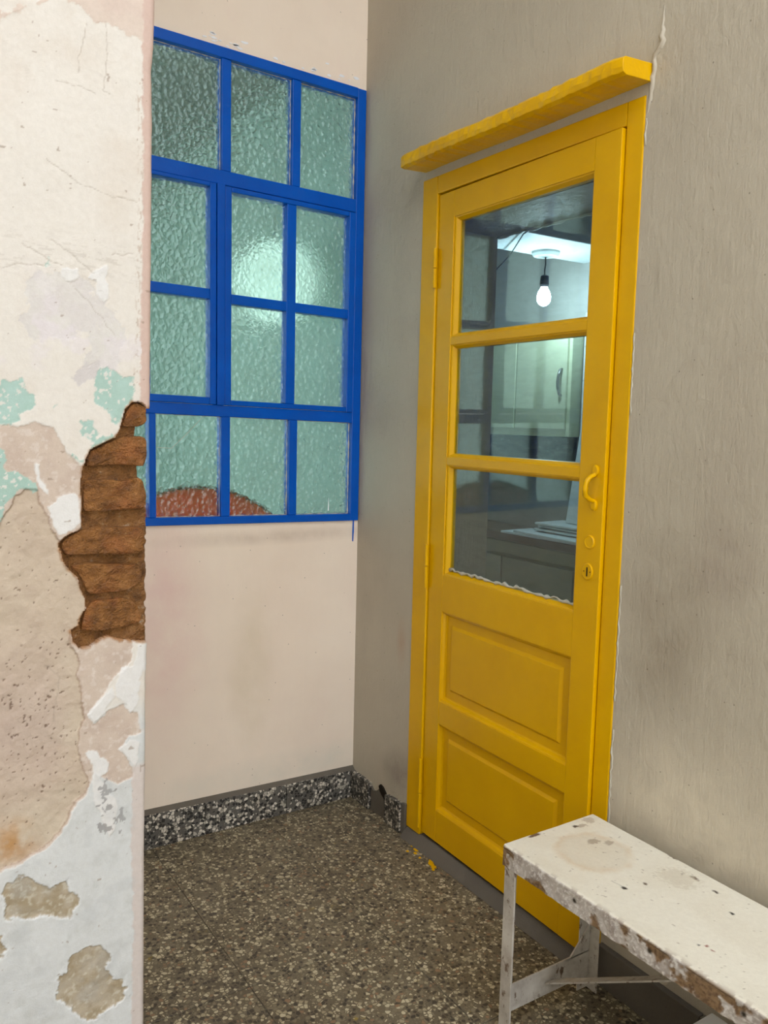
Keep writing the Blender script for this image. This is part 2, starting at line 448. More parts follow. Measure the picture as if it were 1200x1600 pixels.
# crack / swollen plaster ridge beside the ledge end
rdg = []
rz_ = random.Random(11)
for k in range(22):
    z = 2.335 - k*0.0115
    y = -1.252 + 0.018*max(0, (2.30 - z)/0.2)*1.2 + rz_.uniform(-.004, .004)
    if z > 2.24: y = -1.262 + rz_.uniform(-.004, .004)
    rdg.append((0.001, y, z))
MB().tube(rdg, [0.001 + 0.007*math.sin(math.pi*min(1, k/21))*rz_.uniform(.6, 1.2) for k in range(22)], 8).build('plaster_ridge', MAT['door_paint'], wr, smooth=True)
# ragged white filler along the right side of the door frame
for (z0, z1, w) in ((2.10, 2.03, .004), (1.62, 1.42, .003), (1.02, .72, .004), (.66, .28, .005)):
    pts = []
    k = 0
    z = z0
    while z > z1:
        pts.append((-0.0005, DY1 - 0.002 - rz_.uniform(0, w), z)); z -= 0.012
    MB().tube(pts, [0.0025*rz_.uniform(.4, 1.2) for _ in pts], 6).build('plaster_filler', MAT['putty'], wr, smooth=True)

# ceilings
struct(MB().box(-3.0, 0.3, -1.75, 0.07, 4.0, 4.2).build('ceiling', MAT['ceiling']), 'gallery roof slab over the nook and bench')
# the far side of the patio
struct(MB().box(-3.15, -3.0, -9.0, 0.07, 0, 4.2).build('wall_left', MAT['plain']), 'plain plastered wall on the far side of the patio')

# ------------------------------------------------------------------ peeling wall end in the foreground
PIERY = -1.27
LOWER_TAN = [(-1.451, 1.379), (-1.375, 1.381), (-1.359, 1.38), (-1.34, 1.384), (-1.322, 1.387), (-1.304, 1.38), (-1.298, 1.37), (-1.288, 1.356), (-1.281, 1.343), (-1.265, 1.326), (-1.258, 1.325), (-1.218, 1.313), (-1.156, 1.216), (-1.157, 1.02), (-1.163, 1.04), (-1.186, 1.04), (-1.192, 1.011), (-1.209, 0.996), (-1.22, 0.984), (-1.236, 0.959), (-1.26, 0.933), (-1.251, 0.918), (-1.217, 0.938), (-1.202, 0.941), (-1.195, 0.926), (-1.181, 0.924), (-1.179, 0.891), (-1.195, 0.884), (-1.21, 0.869), (-1.199, 0.849), (-1.188, 0.83), (-1.19, 0.816), (-1.215, 0.808), (-1.222, 0.815), (-1.234, 0.822), (-1.25, 0.834), (-1.256, 0.819), (-1.267, 0.802), (-1.282, 0.784), (-1.301, 0.751), (-1.326, 0.73), (-1.357, 0.717), (-1.391, 0.709), (-1.486, 0.726)]
HEAVY = [(-1.456, 1.238), (-1.379, 1.238), (-1.367, 1.26), (-1.357, 1.28), (-1.342, 1.289), (-1.327, 1.285), (-1.321, 1.261), (-1.311, 1.245), (-1.306, 1.227), (-1.299, 1.215), (-1.296, 1.193), (-1.288, 1.171), (-1.271, 1.151), (-1.267, 1.132), (-1.261, 1.116), (-1.26, 1.1), (-1.269, 1.076), (-1.284, 1.068), (-1.282, 1.048), (-1.271, 1.031), (-1.275, 0.994), (-1.27, 0.97), (-1.266, 0.927), (-1.273, 0.909), (-1.272, 0.87), (-1.269, 0.845), (-1.258, 0.819), (-1.269, 0.804), (-1.284, 0.786), (-1.302, 0.755), (-1.328, 0.734), (-1.357, 0.721), (-1.391, 0.713), (-1.486, 0.734)]
TEAL_A = [(-1.427, 1.442), (-1.374, 1.437), (-1.37, 1.445), (-1.359, 1.443), (-1.345, 1.448), (-1.339, 1.438), (-1.334, 1.429), (-1.327, 1.427), (-1.332, 1.409), (-1.343, 1.401), (-1.349, 1.388), (-1.364, 1.383), (-1.375, 1.385), (-1.429, 1.387)]
TEAL_B = [(-1.241, 1.445), (-1.239, 1.457), (-1.233, 1.469), (-1.222, 1.469), (-1.216, 1.465), (-1.206, 1.466), (-1.185, 1.459), (-1.182, 1.437), (-1.187, 1.424), (-1.198, 1.416), (-1.203, 1.398), (-1.209, 1.385), (-1.219, 1.395), (-1.227, 1.403), (-1.23, 1.416), (-1.238, 1.416), (-1.24, 1.433)]
TEAL_C = [(-1.26, 1.388), (-1.252, 1.393), (-1.248, 1.39), (-1.25, 1.38), (-1.24, 1.374), (-1.243, 1.361), (-1.259, 1.369)]
TEAL_D = [(-1.452, 1.349), (-1.376, 1.347), (-1.371, 1.344), (-1.367, 1.331), (-1.369, 1.322), (-1.353, 1.318), (-1.339, 1.306), (-1.327, 1.297), (-1.329, 1.288), (-1.345, 1.29), (-1.357, 1.281), (-1.37, 1.266), (-1.379, 1.24), (-1.456, 1.232)]
TEAL_E = [(-1.308, 1.413), (-1.298, 1.415), (-1.296, 1.402), (-1.302, 1.402)]
TEAL_F = [(-1.286, 1.356), (-1.28, 1.35), (-1.265, 1.335), (-1.254, 1.339), (-1.244, 1.353), (-1.235, 1.362), (-1.217, 1.367), (-1.226, 1.355), (-1.249, 1.346), (-1.257, 1.325), (-1.267, 1.325), (-1.281, 1.34)]
TEAL_G = [(-1.311, 1.618), (-1.304, 1.623), (-1.302, 1.615), (-1.309, 1.608)]
WHITE_A = [(-1.311, 1.262), (-1.298, 1.275), (-1.275, 1.284), (-1.263, 1.271), (-1.263, 1.236), (-1.273, 1.225), (-1.296, 1.219), (-1.306, 1.23), (-1.308, 1.245)]
WHITE_B = [(-1.328, 1.326), (-1.323, 1.325), (-1.321, 1.302), (-1.31, 1.287), (-1.31, 1.28), (-1.319, 1.283), (-1.326, 1.3)]
WHITE_C = [(-1.219, 0.974), (-1.205, 0.999), (-1.186, 1), (-1.181, 1.037), (-1.17, 1.036), (-1.169, 1.017), (-1.177, 0.983), (-1.181, 0.94), (-1.193, 0.924), (-1.202, 0.941), (-1.217, 0.954)]
WHITE_D = [(-1.26, 0.933), (-1.236, 0.959), (-1.221, 0.974), (-1.216, 0.955), (-1.232, 0.944), (-1.236, 0.928), (-1.25, 0.916)]
WHITE_E = [(-1.211, 0.867), (-1.195, 0.882), (-1.183, 0.872), (-1.183, 0.847), (-1.187, 0.831), (-1.199, 0.851)]
WHITE_F = [(-1.266, 0.872), (-1.258, 0.877), (-1.248, 0.869), (-1.243, 0.859), (-1.23, 0.848), (-1.232, 0.835), (-1.243, 0.826), (-1.226, 0.796), (-1.215, 0.769), (-1.22, 0.734), (-1.229, 0.722), (-1.238, 0.751), (-1.249, 0.781), (-1.256, 0.807), (-1.254, 0.834), (-1.254, 0.85)]
WHITE_G = [(-1.287, 1.612), (-1.279, 1.614), (-1.264, 1.614), (-1.264, 1.604), (-1.272, 1.597), (-1.279, 1.596), (-1.286, 1.603)]
WHITE_H = [(-1.251, 1.602), (-1.237, 1.617), (-1.22, 1.627), (-1.222, 1.604), (-1.218, 1.597), (-1.22, 1.576), (-1.227, 1.572), (-1.236, 1.58), (-1.239, 1.596)]
PATCH_A = [(-1.39, 0.667), (-1.382, 0.687), (-1.358, 0.695), (-1.348, 0.689), (-1.327, 0.669), (-1.3, 0.663), (-1.284, 0.647), (-1.276, 0.622), (-1.292, 0.604), (-1.325, 0.616), (-1.363, 0.625), (-1.385, 0.638)]
PATCH_B = [(-1.313, 0.502), (-1.301, 0.526), (-1.29, 0.543), (-1.26, 0.549), (-1.234, 0.532), (-1.234, 0.51), (-1.244, 0.503), (-1.23, 0.479), (-1.21, 0.471), (-1.208, 0.441), (-1.223, 0.43), (-1.239, 0.423), (-1.266, 0.425), (-1.291, 0.446), (-1.309, 0.476)]
PATCH_C = [(-1.414, 0.609), (-1.392, 0.606), (-1.389, 0.585), (-1.396, 0.572), (-1.415, 0.575)]
TOP_BEIGE = [(-1.413, 1.923), (-1.362, 1.935), (-1.344, 1.944), (-1.335, 1.96), (-1.317, 1.967), (-1.302, 1.977), (-1.299, 2.033), (-1.085, 2.097), (-1.085, 1.977), (-1.159, 1.952), (-1.179, 1.964), (-1.212, 1.962), (-1.224, 1.964), (-1.243, 1.969), (-1.253, 1.98), (-1.274, 1.979), (-1.281, 1.987), (-1.3, 1.983), (-1.302, 1.977), (-1.317, 1.967)]
GREY_A = [(-1.332, 1.6), (-1.308, 1.605), (-1.285, 1.605), (-1.263, 1.602), (-1.245, 1.598), (-1.24, 1.578), (-1.215, 1.56), (-1.199, 1.53), (-1.201, 1.477), (-1.224, 1.469), (-1.233, 1.483), (-1.249, 1.478), (-1.245, 1.53), (-1.265, 1.524), (-1.269, 1.514), (-1.32, 1.509), (-1.335, 1.525), (-1.34, 1.54), (-1.334, 1.561)]
GREY_B = [(-1.28, 1.454), (-1.257, 1.469), (-1.237, 1.479), (-1.239, 1.458), (-1.266, 1.443)]
HOLE = [(-1.185, 1.421), (-1.172, 1.42), (-1.163, 1.411), (-1.142, 1.412), (-1.144, 1.036), (-1.165, 1.039), (-1.177, 1.039), (-1.193, 1.044), (-1.209, 1.046), (-1.227, 1.055), (-1.246, 1.048), (-1.255, 1.041), (-1.27, 1.041), (-1.28, 1.055), (-1.282, 1.068), (-1.271, 1.076), (-1.267, 1.088), (-1.259, 1.102), (-1.26, 1.119), (-1.267, 1.135), (-1.271, 1.153), (-1.284, 1.166), (-1.292, 1.179), (-1.294, 1.19), (-1.298, 1.205), (-1.285, 1.217), (-1.268, 1.224), (-1.263, 1.23), (-1.264, 1.237), (-1.264, 1.283), (-1.262, 1.313), (-1.256, 1.332), (-1.25, 1.347), (-1.23, 1.357), (-1.212, 1.365), (-1.202, 1.384), (-1.196, 1.409)]
BRICK_0 = [(-1.185, 1.42), (-1.174, 1.419), (-1.165, 1.413), (-1.165, 1.392), (-1.174, 1.384), (-1.19, 1.382), (-1.204, 1.383), (-1.197, 1.405)]
BRICK_1 = [(-1.255, 1.342), (-1.23, 1.356), (-1.208, 1.365), (-1.193, 1.367), (-1.167, 1.367), (-1.166, 1.337), (-1.171, 1.321), (-1.187, 1.322), (-1.206, 1.324), (-1.23, 1.322), (-1.258, 1.321)]
BRICK_2 = [(-1.261, 1.301), (-1.23, 1.302), (-1.206, 1.298), (-1.178, 1.304), (-1.17, 1.295), (-1.166, 1.274), (-1.168, 1.254), (-1.206, 1.253), (-1.237, 1.252), (-1.263, 1.252)]
BRICK_3 = [(-1.297, 1.204), (-1.283, 1.216), (-1.264, 1.224), (-1.255, 1.228), (-1.219, 1.226), (-1.175, 1.224), (-1.17, 1.217), (-1.172, 1.183), (-1.207, 1.183), (-1.253, 1.185), (-1.291, 1.187)]
BRICK_4 = [(-1.284, 1.169), (-1.268, 1.172), (-1.22, 1.169), (-1.179, 1.163), (-1.174, 1.153), (-1.176, 1.129), (-1.208, 1.123), (-1.257, 1.123), (-1.265, 1.144), (-1.272, 1.157)]
BRICK_5 = [(-1.261, 1.1), (-1.251, 1.112), (-1.205, 1.112), (-1.189, 1.106), (-1.176, 1.088), (-1.175, 1.068), (-1.208, 1.064), (-1.239, 1.063), (-1.27, 1.066), (-1.266, 1.085)]
EDGE = [(-1.146, 2.02), (-1.149, 1.947), (-1.152, 1.919), (-1.151, 1.835), (-1.154, 1.646), (-1.156, 1.49), (-1.157, 1.41), (-1.163, 1.197), (-1.165, 1.041), (-1.168, 0.935), (-1.17, 0.772), (-1.173, 0.606), (-1.176, 0.377)]
CORE_EDGE = [(-1.176, 1.488), (-1.177, 1.41), (-1.179, 1.37), (-1.178, 1.315), (-1.171, 1.29), (-1.163, 1.248), (-1.163, 1.197), (-1.165, 1.041), (-1.168, 0.935)]
STRIP = [(-1.165, 2.015), (-1.165, 1.956), (-1.166, 1.917), (-1.166, 1.837), (-1.165, 1.807), (-1.167, 1.701), (-1.168, 1.69), (-1.171, 1.542), (-1.173, 1.435), (-1.172, 1.409), (-1.193, 0.764), (-1.195, 0.703), (-1.192, 0.597), (-1.197, 0.385)]

def interp(tab, z):
    t = sorted((b, a) for a, b in tab)
    return np.interp(z, [q[0] for q in t], [q[1] for q in t])
LINES = [[(-1.2195, 1.9715), (-1.2175, 1.935), (-1.2225, 1.873), (-1.214, 1.871)], [(-1.305, 1.762), (-1.264, 1.737), (-1.218, 1.725), (-1.176, 1.724)],
         [(-1.269, 1.586), (-1.245, 1.562), (-1.226, 1.539), (-1.213, 1.522)], [(-1.245, 1.96), (-1.257, 1.915), (-1.259, 1.89)],
         [(-1.378, 1.60), (-1.352, 1.61), (-1.333, 1.612), (-1.31, 1.613)], [(-1.292, 1.873), (-1.262, 1.872), (-1.235, 1.868)],
         [(-1.30, 1.65), (-1.27, 1.63), (-1.24, 1.61)], [(-1.34, 1.64), (-1.30, 1.62), (-1.285, 1.615)], [(-1.215, 1.64), (-1.18, 1.645)],
         [(-1.32, 1.02), (-1.30, 1.0), (-1.305, .96), (-1.31, .93)]]
ss = np.concatenate([np.arange(0, 0.27, 0.0016), np.array([0.30, 0.36, 0.42, 0.46])])     # distance left of the edge
zz = np.concatenate([np.array([0, 0.1, 0.2, 0.3]), np.arange(0.33, 2.06, 0.0016), np.array([2.1, 2.3, 2.7, 3.4, 4.2])])
RAD, SIDE = 0.007, 0.15
SS, ZZ = np.meshgrid(ss, zz)
EX = interp(EDGE, ZZ)
XX = EX - RAD - SS
def composite(X, Z):
    rag = (fbm(X, Z, 60, 4, 1) - 0.5) * 0.022 + (fbm(X, Z, 400, 2, 5) - 0.5) * 0.004
    hh = (fbm(X, Z, 9, 4, 21) - .5) * 0.003 + (fbm(X, Z, 70, 3, 22) - .5) * 0.0007
    c = np.empty(X.shape + (3,))
    def mixc(mask, col):
        nonlocal c
        col = np.asarray(col)
        c = c * (1 - mask[..., None]) + col * mask[..., None]
    def step(d, w=0.0008):
        return np.clip(0.5 - d / (2 * w), 0, 1)
    n1 = fbm(X, Z, 14, 4, 31); n2 = fbm(X, Z, 45, 4, 32); n3 = fbm(X, Z, 160, 3, 33)
    c[:] = lincol(238, 230, 217)
    mixc(np.clip((n1 - .45) * 3, 0, 1) * .7, lincol(230, 218, 202))
    low = np.clip((0.95 - Z) / 0.05, 0, 1)
    mixc(low, lincol(226, 226, 221))
    mixc(low * np.clip((n2 - .5) * 4, 0, 1) * .7, lincol(212, 212, 206))
    def layer(poly, col, dh, rg=1.0, varc=None, w=0.0008):
        nonlocal hh
        d = sdpoly(X, Z, poly) + rag * rg
        m = step(d, w)
        mixc(m, col)
        if varc is not None: mixc(m * np.clip((n2 - .45) * 4, 0, 1) * .8, varc)
        hh = hh + dh * step(d, 0.0012)
        return d, m
    layer(GREY_A, lincol(231, 225, 215), -.0004, 1.8, lincol(226, 218, 211))
    lil = np.clip((fbm(X, Z, 22, 5, 36) - .56) * 12, 0, 1) * np.clip(1 - np.abs(Z - 1.53) / .1, 0, 1); mixc(lil * .7, lincol(236, 226, 226))
    scr = (fbm(X * .5 + Z, Z * 2.2, 130, 3, 37) > .66) * np.clip(1 - np.abs(Z - 1.63) / .045, 0, 1); mixc(scr * .35, lincol(196, 184, 170))
    layer(GREY_B, lincol(220, 212, 206), -.0003, 1.0)
    d, m = layer(TOP_BEIGE, lincol(228, 209, 192), .0005, 1.2, lincol(224, 202, 186))
    for P in (TEAL_A, TEAL_B, TEAL_C, TEAL_E, TEAL_G):
        d, m = layer(P, lincol(178, 207, 193), -.0007, .8, lincol(186, 214, 202))
        mixc(m * (n3 > .66), lincol(228, 226, 214))
    d, mt = layer(LOWER_TAN, lincol(216, 196, 177), -.0013, .5, lincol(206, 184, 166))
    mixc(mt * np.clip((n3 - .6) * 8, 0, 1) * .6, lincol(232, 218, 204))
    rim = np.clip(1 - np.abs(d - .0012) / .0014, 0, 1); mixc(rim * .5, lincol(240, 234, 226))
    d, mh = layer(HEAVY, lincol(210, 190, 166), -.0024, .5, lincol(202, 181, 158))
    mixc(mh * np.clip((n1 - .52) * 6, 0, 1) * .7, lincol(216, 199, 174))
    pinkz = np.clip(1 - np.abs(Z - .93) / .16, 0, 1) * np.clip((-1.27 - X) / .05, 0, 1)
    mixc(mh * pinkz * .6, lincol(200, 176, 162))
    oc = np.clip(1 - np.hypot((X + 1.375) / .05, (Z - .75) / .05), 0, 1); mixc(mh * oc * np.clip((n2 - .3) * 3, 0, 1), lincol(196, 148, 92))
    pit = (fbm(X, Z, 230, 2, 41) > .86 - .1 * pinkz) * mh
    mixc(pit * .8, lincol(120, 94, 74)); hh = hh - .0012 * pit
    hh = hh + mh * ((fbm(X, Z, 24, 4, 42) - .5) * .006 + (n3 - .5) * .0009)
    mixc(np.clip(1 - np.abs(d) / .0016, 0, 1) * .55, lincol(150, 116, 92))  # thin dark line painted as a shadow along the thick layer's edge
    for P in (TEAL_D, TEAL_F):
        d, m = layer(P, lincol(175, 204, 189), .0004, .8, lincol(180, 210, 196))
        mixc(m * (n3 > .68), lincol(228, 226, 214))
    for P in (WHITE_A, WHITE_B, WHITE_C, WHITE_D, WHITE_E, WHITE_F, WHITE_G, WHITE_H):
        layer(P, lincol(240, 236, 229), .0009, .5)
    for P in (PATCH_A, PATCH_B, PATCH_C):
        d = sdpoly(X, Z, P) + rag * 1.0
        mixc(np.clip(1 - np.abs(d - .002) / .0025, 0, 1) * .7, lincol(240, 240, 236))
        m = step(d); mixc(m, lincol(192, 177, 152)); mixc(m * np.clip((n2 - .45) * 5, 0, 1) * .8, lincol(168, 150, 118))
        mixc(m * np.clip((n3 - .6) * 8, 0, 1) * .7, lincol(214, 204, 182))
        hh = hh - .0028 * step(d, .0015) + m * (n2 - .5) * .004
    # painted band along the corner
    sx = interp(STRIP, Z)
    d = sx - X + (fbm(X, Z, 120, 3, 51) - .5) * .008
    band = step(d, .001) * np.clip((Z - 1.41) / .004, 0, 1)
    bandl = step(d, .001) * np.clip((.84 - Z) / .01, 0, 1)
    mixc(band, lincol(219, 190, 174)); mixc(bandl, lincol(222, 209, 199))
    hh = hh + .0006 * (band + bandl)
    flake = np.clip(1 - np.abs(d - .004) / .006, 0, 1) * (fbm(X * 2, Z * .7, 220, 3, 52) > .6) * (Z > 1.45) * (Z < 1.9)
    mixc(flake * .7, lincol(196, 170, 148))
    for L in LINES:
        d = sdline(X + (fbm(X, Z, 90, 3, 61) - .5) * .006, Z + (fbm(X, Z, 90, 3, 62) - .5) * .006, L)
        g = np.clip(1 - d / .0011, 0, 1); mixc(g * .55, lincol(176, 160, 142)); hh = hh - g * .0006
    spots = (fbm(X, Z, 125, 2, 71) > .885); mixc(spots * .6, lincol(160, 138, 118))
    fleck = (fbm(X, Z, 110, 3, 73) > .62) * np.clip(1 - np.hypot((X + 1.225) / .03, (Z - .775) / .07), 0, 1); mixc((fleck > .15) * .75, lincol(150, 146, 142))
    grime = np.clip((fbm(X, Z, 30, 4, 74) - .55) * 5, 0, 1) * low * (1 - mt); mixc(grime * .25, lincol(188, 190, 188))
    dh_ = sdpoly(X, Z, HOLE)
    fr = np.clip(1 - (dh_ + (n3 - .5) * .006) / .0042, 0, 1) * (dh_ < .01); mixc(fr * .85, lincol(172, 118, 62))
    c = c * np.array([.80, .82, .85])
    return c, hh, dh_ + (fbm(X, Z, 130, 3, 81) - .5) * .003
Cc, Hh, Dh = composite(XX, ZZ)
nz, ns = SS.shape
# columns to the right of the front face: rounded corner and side face
ang = [22.5, 45, 67.5, 90]
side = [0.02, 0.07, SIDE]
cols = []
V = np.zeros((nz, ns + len(ang) + len(side), 3)); K = np.zeros((nz, ns + len(ang) + len(side), 4)); K[..., 3] = 1
order = np.arange(ns)[::-1]
V[:, :ns, 0] = XX[:, order]; V[:, :ns, 1] = PIERY - Hh[:, order]; V[:, :ns, 2] = ZZ[:, order]; K[:, :ns, :3] = Cc[:, order]
ez = EX[:, 0]; h0 = Hh[:, 0]
for k, a in enumerate(ang):
    a = math.radians(a)
    V[:, ns+k, 0] = ez - RAD + (RAD + h0) * math.sin(a); V[:, ns+k, 1] = PIERY + RAD - (RAD + h0) * math.cos(a); V[:, ns+k, 2] = zz; K[:, ns+k, :3] = Cc[:, 0]
for k, s_ in enumerate(side):
    q = ns + len(ang) + k
    V[:, q, 0] = ez + h0; V[:, q, 1] = PIERY + RAD + s_; V[:, q, 2] = zz; K[:, q, :3] = Cc[:, 0]
nc = V.shape[1]
inh = np.zeros((nz, nc), bool)
inh[:, :ns] = Dh[:, order] < 0
inh[:, ns:] = (Dh[:, 0] < 0)[:, None]
cell = ~(inh[:-1, :-1] | inh[1:, :-1] | inh[:-1, 1:] | inh[1:, 1:])
idx = np.arange(nz * nc).reshape(nz, nc)
q = np.stack([idx[:-1, :-1], idx[:-1, 1:], idx[1:, 1:], idx[1:, :-1]], -1)[cell]
verts = V.reshape(-1, 3); colr = K.reshape(-1, 4)
# rim of the hole: walls 22 mm deep behind every open edge beside a removed cell
pad = np.pad(cell, 1, constant_values=True)
E2 = []
for dr, dc, e in ((-1, 0, (0, 1)), (1, 0, (2, 3)), (0, 1, (1, 2)), (0, -1, (3, 0))):
    nb = pad[1+dr:1+dr+cell.shape[0], 1+dc:1+dc+cell.shape[1]]
    mm = cell & ~nb
    qq = np.stack([idx[:-1, :-1], idx[:-1, 1:], idx[1:, 1:], idx[1:, :-1]], -1)[mm]
    E2.append(qq[:, list(e)])
E2 = np.concatenate(E2)
uniq = np.unique(E2); remap = {int(a): len(verts) + i for i, a in enumerate(uniq)}
back = verts[uniq].copy(); back[:, 1] = np.maximum(back[:, 1] + 0.001, PIERY + 0.022)
bc = colr[uniq].copy(); bc[:, :3] = lincol(150, 104, 60)
rimf = np.array([[a, remap[int(a)], remap[int(b)], b] for a, b in E2.tolist()])
allv = np.concatenate([verts, back]); allc = np.concatenate([colr, bc]); allq = np.concatenate([q, rimf])
used = np.unique(allq); rm = np.full(len(allv), -1); rm[used] = np.arange(len(used))
allv, allc, allq = allv[used], allc[used], rm[allq]
me = bpy.data.meshes.new('plaster_coat')
me.vertices.add(len(allv)); me.vertices.foreach_set('co', allv.astype(np.float32).ravel())
me.loops.add(allq.size); me.loops.foreach_set('vertex_index', allq.astype(np.int32).ravel())
me.polygons.add(len(allq)); me.polygons.foreach_set('loop_start', np.arange(0, allq.size, 4, dtype=np.int32))
me.update(calc_edges=True); me.validate()
at_ = me.attributes.new('paint', 'FLOAT_COLOR', 'POINT'); at_.data.foreach_set('color', allc.astype(np.float32).ravel())
me.polygons.foreach_set('use_smooth', np.ones(len(me.polygons), bool))
me.materials.append(MAT['pier'])

# brick-and-mortar core behind the coat
zc = np.concatenate([np.array([0, .5, .9]), np.arange(1.0, 1.46, 0.004), np.array([1.5, 1.7, 2.2, 3.1, 4.2])])
sc_ = np.concatenate([np.arange(0, .16, .004), np.array([.2, .3, .44])])
S2, Z2 = np.meshgrid(sc_, zc)
CE = interp(CORE_EDGE, Z2) + 0.004 + (fbm(Z2, Z2 * 0, 160, 3, 3) - .5) * .006
CE = np.where((Z2 > 1.0) & (Z2 < 1.45), CE, np.minimum(CE, interp(EDGE, Z2) - .012))
X2 = CE - 0.004 - S2
ins = (S2 < .17)
Y2 = PIERY + 0.014 - (fbm(X2, Z2, 70, 4, 91) - .5) * .012 * ins
nr, ncc = S2.shape
vv = np.stack([X2, Y2, Z2], -1)[:, ::-1]
ext = np.stack([CE[:, 0], np.full(nr, PIERY + .026), zc], -1)[:, None]
ext2 = np.stack([CE[:, 0] - .001, np.full(nr, PIERY + SIDE), zc], -1)[:, None]
lft = np.stack([np.full(nr, -1.628), np.full(nr, PIERY + SIDE), zc], -1)[:, None]
vv = np.concatenate([vv, ext, ext2, lft], 1)
w_ = vv.shape[1]
mb = MB(); mb.v = [tuple(p) for p in vv.reshape(-1, 3)]
for i in range(nr - 1):
    for j in range(w_):
        j2 = (j + 1) % w_
        mb.f.append((i*w_+j, i*w_+j2, (i+1)*w_+j2, (i+1)*w_+j))
pier = struct(mb.build('wall_front', MAT['mortar'], smooth=True), 'foreground wall end with peeling paint layers and exposed bricks')
link('plaster_coat', me, pier)
# exposed bricks, each its own piece
for bi, P in enumerate((BRICK_0, BRICK_1, BRICK_2, BRICK_3, BRICK_4, BRICK_5)):
    rb = random.Random(40 + bi)
    P = np.array(P); cx, cz = P.mean(0)
    out = []
    for i in range(len(P)):
        a, b = P[i], P[(i+1) % len(P)]
        for t in np.arange(0, 1, 1 / max(1, round(np.hypot(*(b-a)) / .006))):
            out.append(a + (b-a)*t + np.array([rb.uniform(-.0009, .0009), rb.uniform(-.0009, .0009)]))
    out = np.array(out); n = len(out)
    # smooth the outline a little
    out = 0.5*out + 0.25*np.roll(out, 1, 0) + 0.25*np.roll(out, -1, 0)
    hgt = (0.004, 0.003, 0.005, 0.003, 0.006, 0.006)[bi]
    rings = [(1.0, PIERY + .06), (1.02, PIERY + hgt + .008), (1.0, PIERY + hgt + .0028), (.97, PIERY + hgt + .0006), (.88, PIERY + hgt), (.6, PIERY + hgt - .001), (.3, PIERY + hgt - .0005)]
    mb = MB(); vs = []
    for f_, y in rings:
        for (x, z) in out:
            dx, dz = x - cx, z - cz
            L = math.hypot(dx, dz); inset = (1 - f_) * min(L, .028) if f_ > .8 else None
            if inset is not None: x2, z2 = cx + dx*(L - inset)/L, cz + dz*(L - inset)/L
            else: x2, z2 = cx + dx*f_, cz + dz*f_
            nn = float(fbm(np.array([x2]), np.array([z2]), 70, 4, 100 + bi)[0] - .5) * (.013 if y < PIERY + .05 else 0)
            vs.append((x2 + .003, y - nn + .002 * math.sin(40 * x2 + bi), z2))
    fs = []
    for r_ in range(len(rings) - 1):
        for k in range(n): fs.append((r_*n+k, r_*n+(k+1) % n, (r_+1)*n+(k+1) % n, (r_+1)*n+k))
    vs.append((cx + .003, PIERY + hgt, cz)); c_ = len(vs) - 1
    for k in range(n): fs.append(((len(rings)-1)*n+k, (len(rings)-1)*n+(k+1) % n, c_))
    mb.add(vs, fs).build('brick', MAT['brick'], pier, smooth=True)

# ------------------------------------------------------------------ skirting
bb = struct(empty('baseboard_back'))
def slab(x0, x1, name='skirting_tile'):
    t = lambda x: 0.108 - 0.018 * (x + .35)
    b = MB().prism([(x0, 0.0), (x1, 0.0), (x1, t(x1)), (x0, t(x0))], 'y', -0.019, -0.001)
    return b.build(name, MAT['skirting'], bb, bevel=0.002)
for a, b in ((-0.0205, -0.285), (-0.2865, -0.586), (-0.5875, -0.886), (-0.8875, -1.186), (-1.1875, -1.486), (-1.4875, -1.786), (-1.7875, -2.086), (-2.0875, -2.386), (-2.3875, -2.686), (-2.6875, -2.999)): slab(b, a)
MB().prism([(-0.003, .098), (-0.019, .105), (-0.001, .121)], 'x', -2.999, -0.001).map(lambda x, y, z: (x, y, z - 0.018*(x + .35))).build('cement_fillet', MAT['cement'], bb)
br = struct(empty('baseboard_right'))
MB().prism([(-.0005, 0), (-.137, 0), (-.139, .100), (-.0005, .102)], 'x', -0.018, 0.0).build('skirting_tile', MAT['skirting'], br, bevel=0.002)
MB().prism([(-.244, 0), (-.338, 0), (-.340, .106), (-.246, .100)], 'x', -0.018, 0.0).build('skirting_tile', MAT['skirting'], br, bevel=0.002)
gapc = []
for k in range(7): gapc.append((-.139 - .105*k/6, 0.088 - .012*math.sin(k*1.3) - .02*(k > 4)))
MB().prism([(-.139, 0.0), (-.244, 0.0)] + gapc[::-1], 'x', -0.006, 0.0).build('cement_patch', MAT['cement'], br)
MB().prism([(-.241, .078), (-.232, .098), (-.215, .112), (-.198, .116), (-.19, .108), (-.197, .092), (-.21, .082), (-.225, .074)], 'x', -0.0068, 0.0).build('hollow', MAT['dark'], br)
MB().prism([(-.338, 0), (-.362, 0), (-.364, .112), (-.340, .108)], 'x', -0.012, 0.0).build('cement_patch', MAT['cement'], br, bevel=.003)
MB().prism([(-1.232, 0), (-1.53, 0), (-1.53, .102), (-1.232, .104)], 'x', -0.018, 0.0).build('skirting_tile', MAT['cement'], br, bevel=0.002)  # dark cement on these two tiles stands in for shade under the bench
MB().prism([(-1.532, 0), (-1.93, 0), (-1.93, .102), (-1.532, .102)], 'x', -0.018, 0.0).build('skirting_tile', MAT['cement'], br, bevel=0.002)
# cement threshold under the door
struct(MB().prism([(-0.03, 0.0), (0.30, 0.0), (0.30, 0.034), (0.004, 0.034), (-0.012, .02)], 'y', DY1, DY0).build('trim_2', MAT['cement'], bevel=.003), 'grey cement threshold under the yellow door')

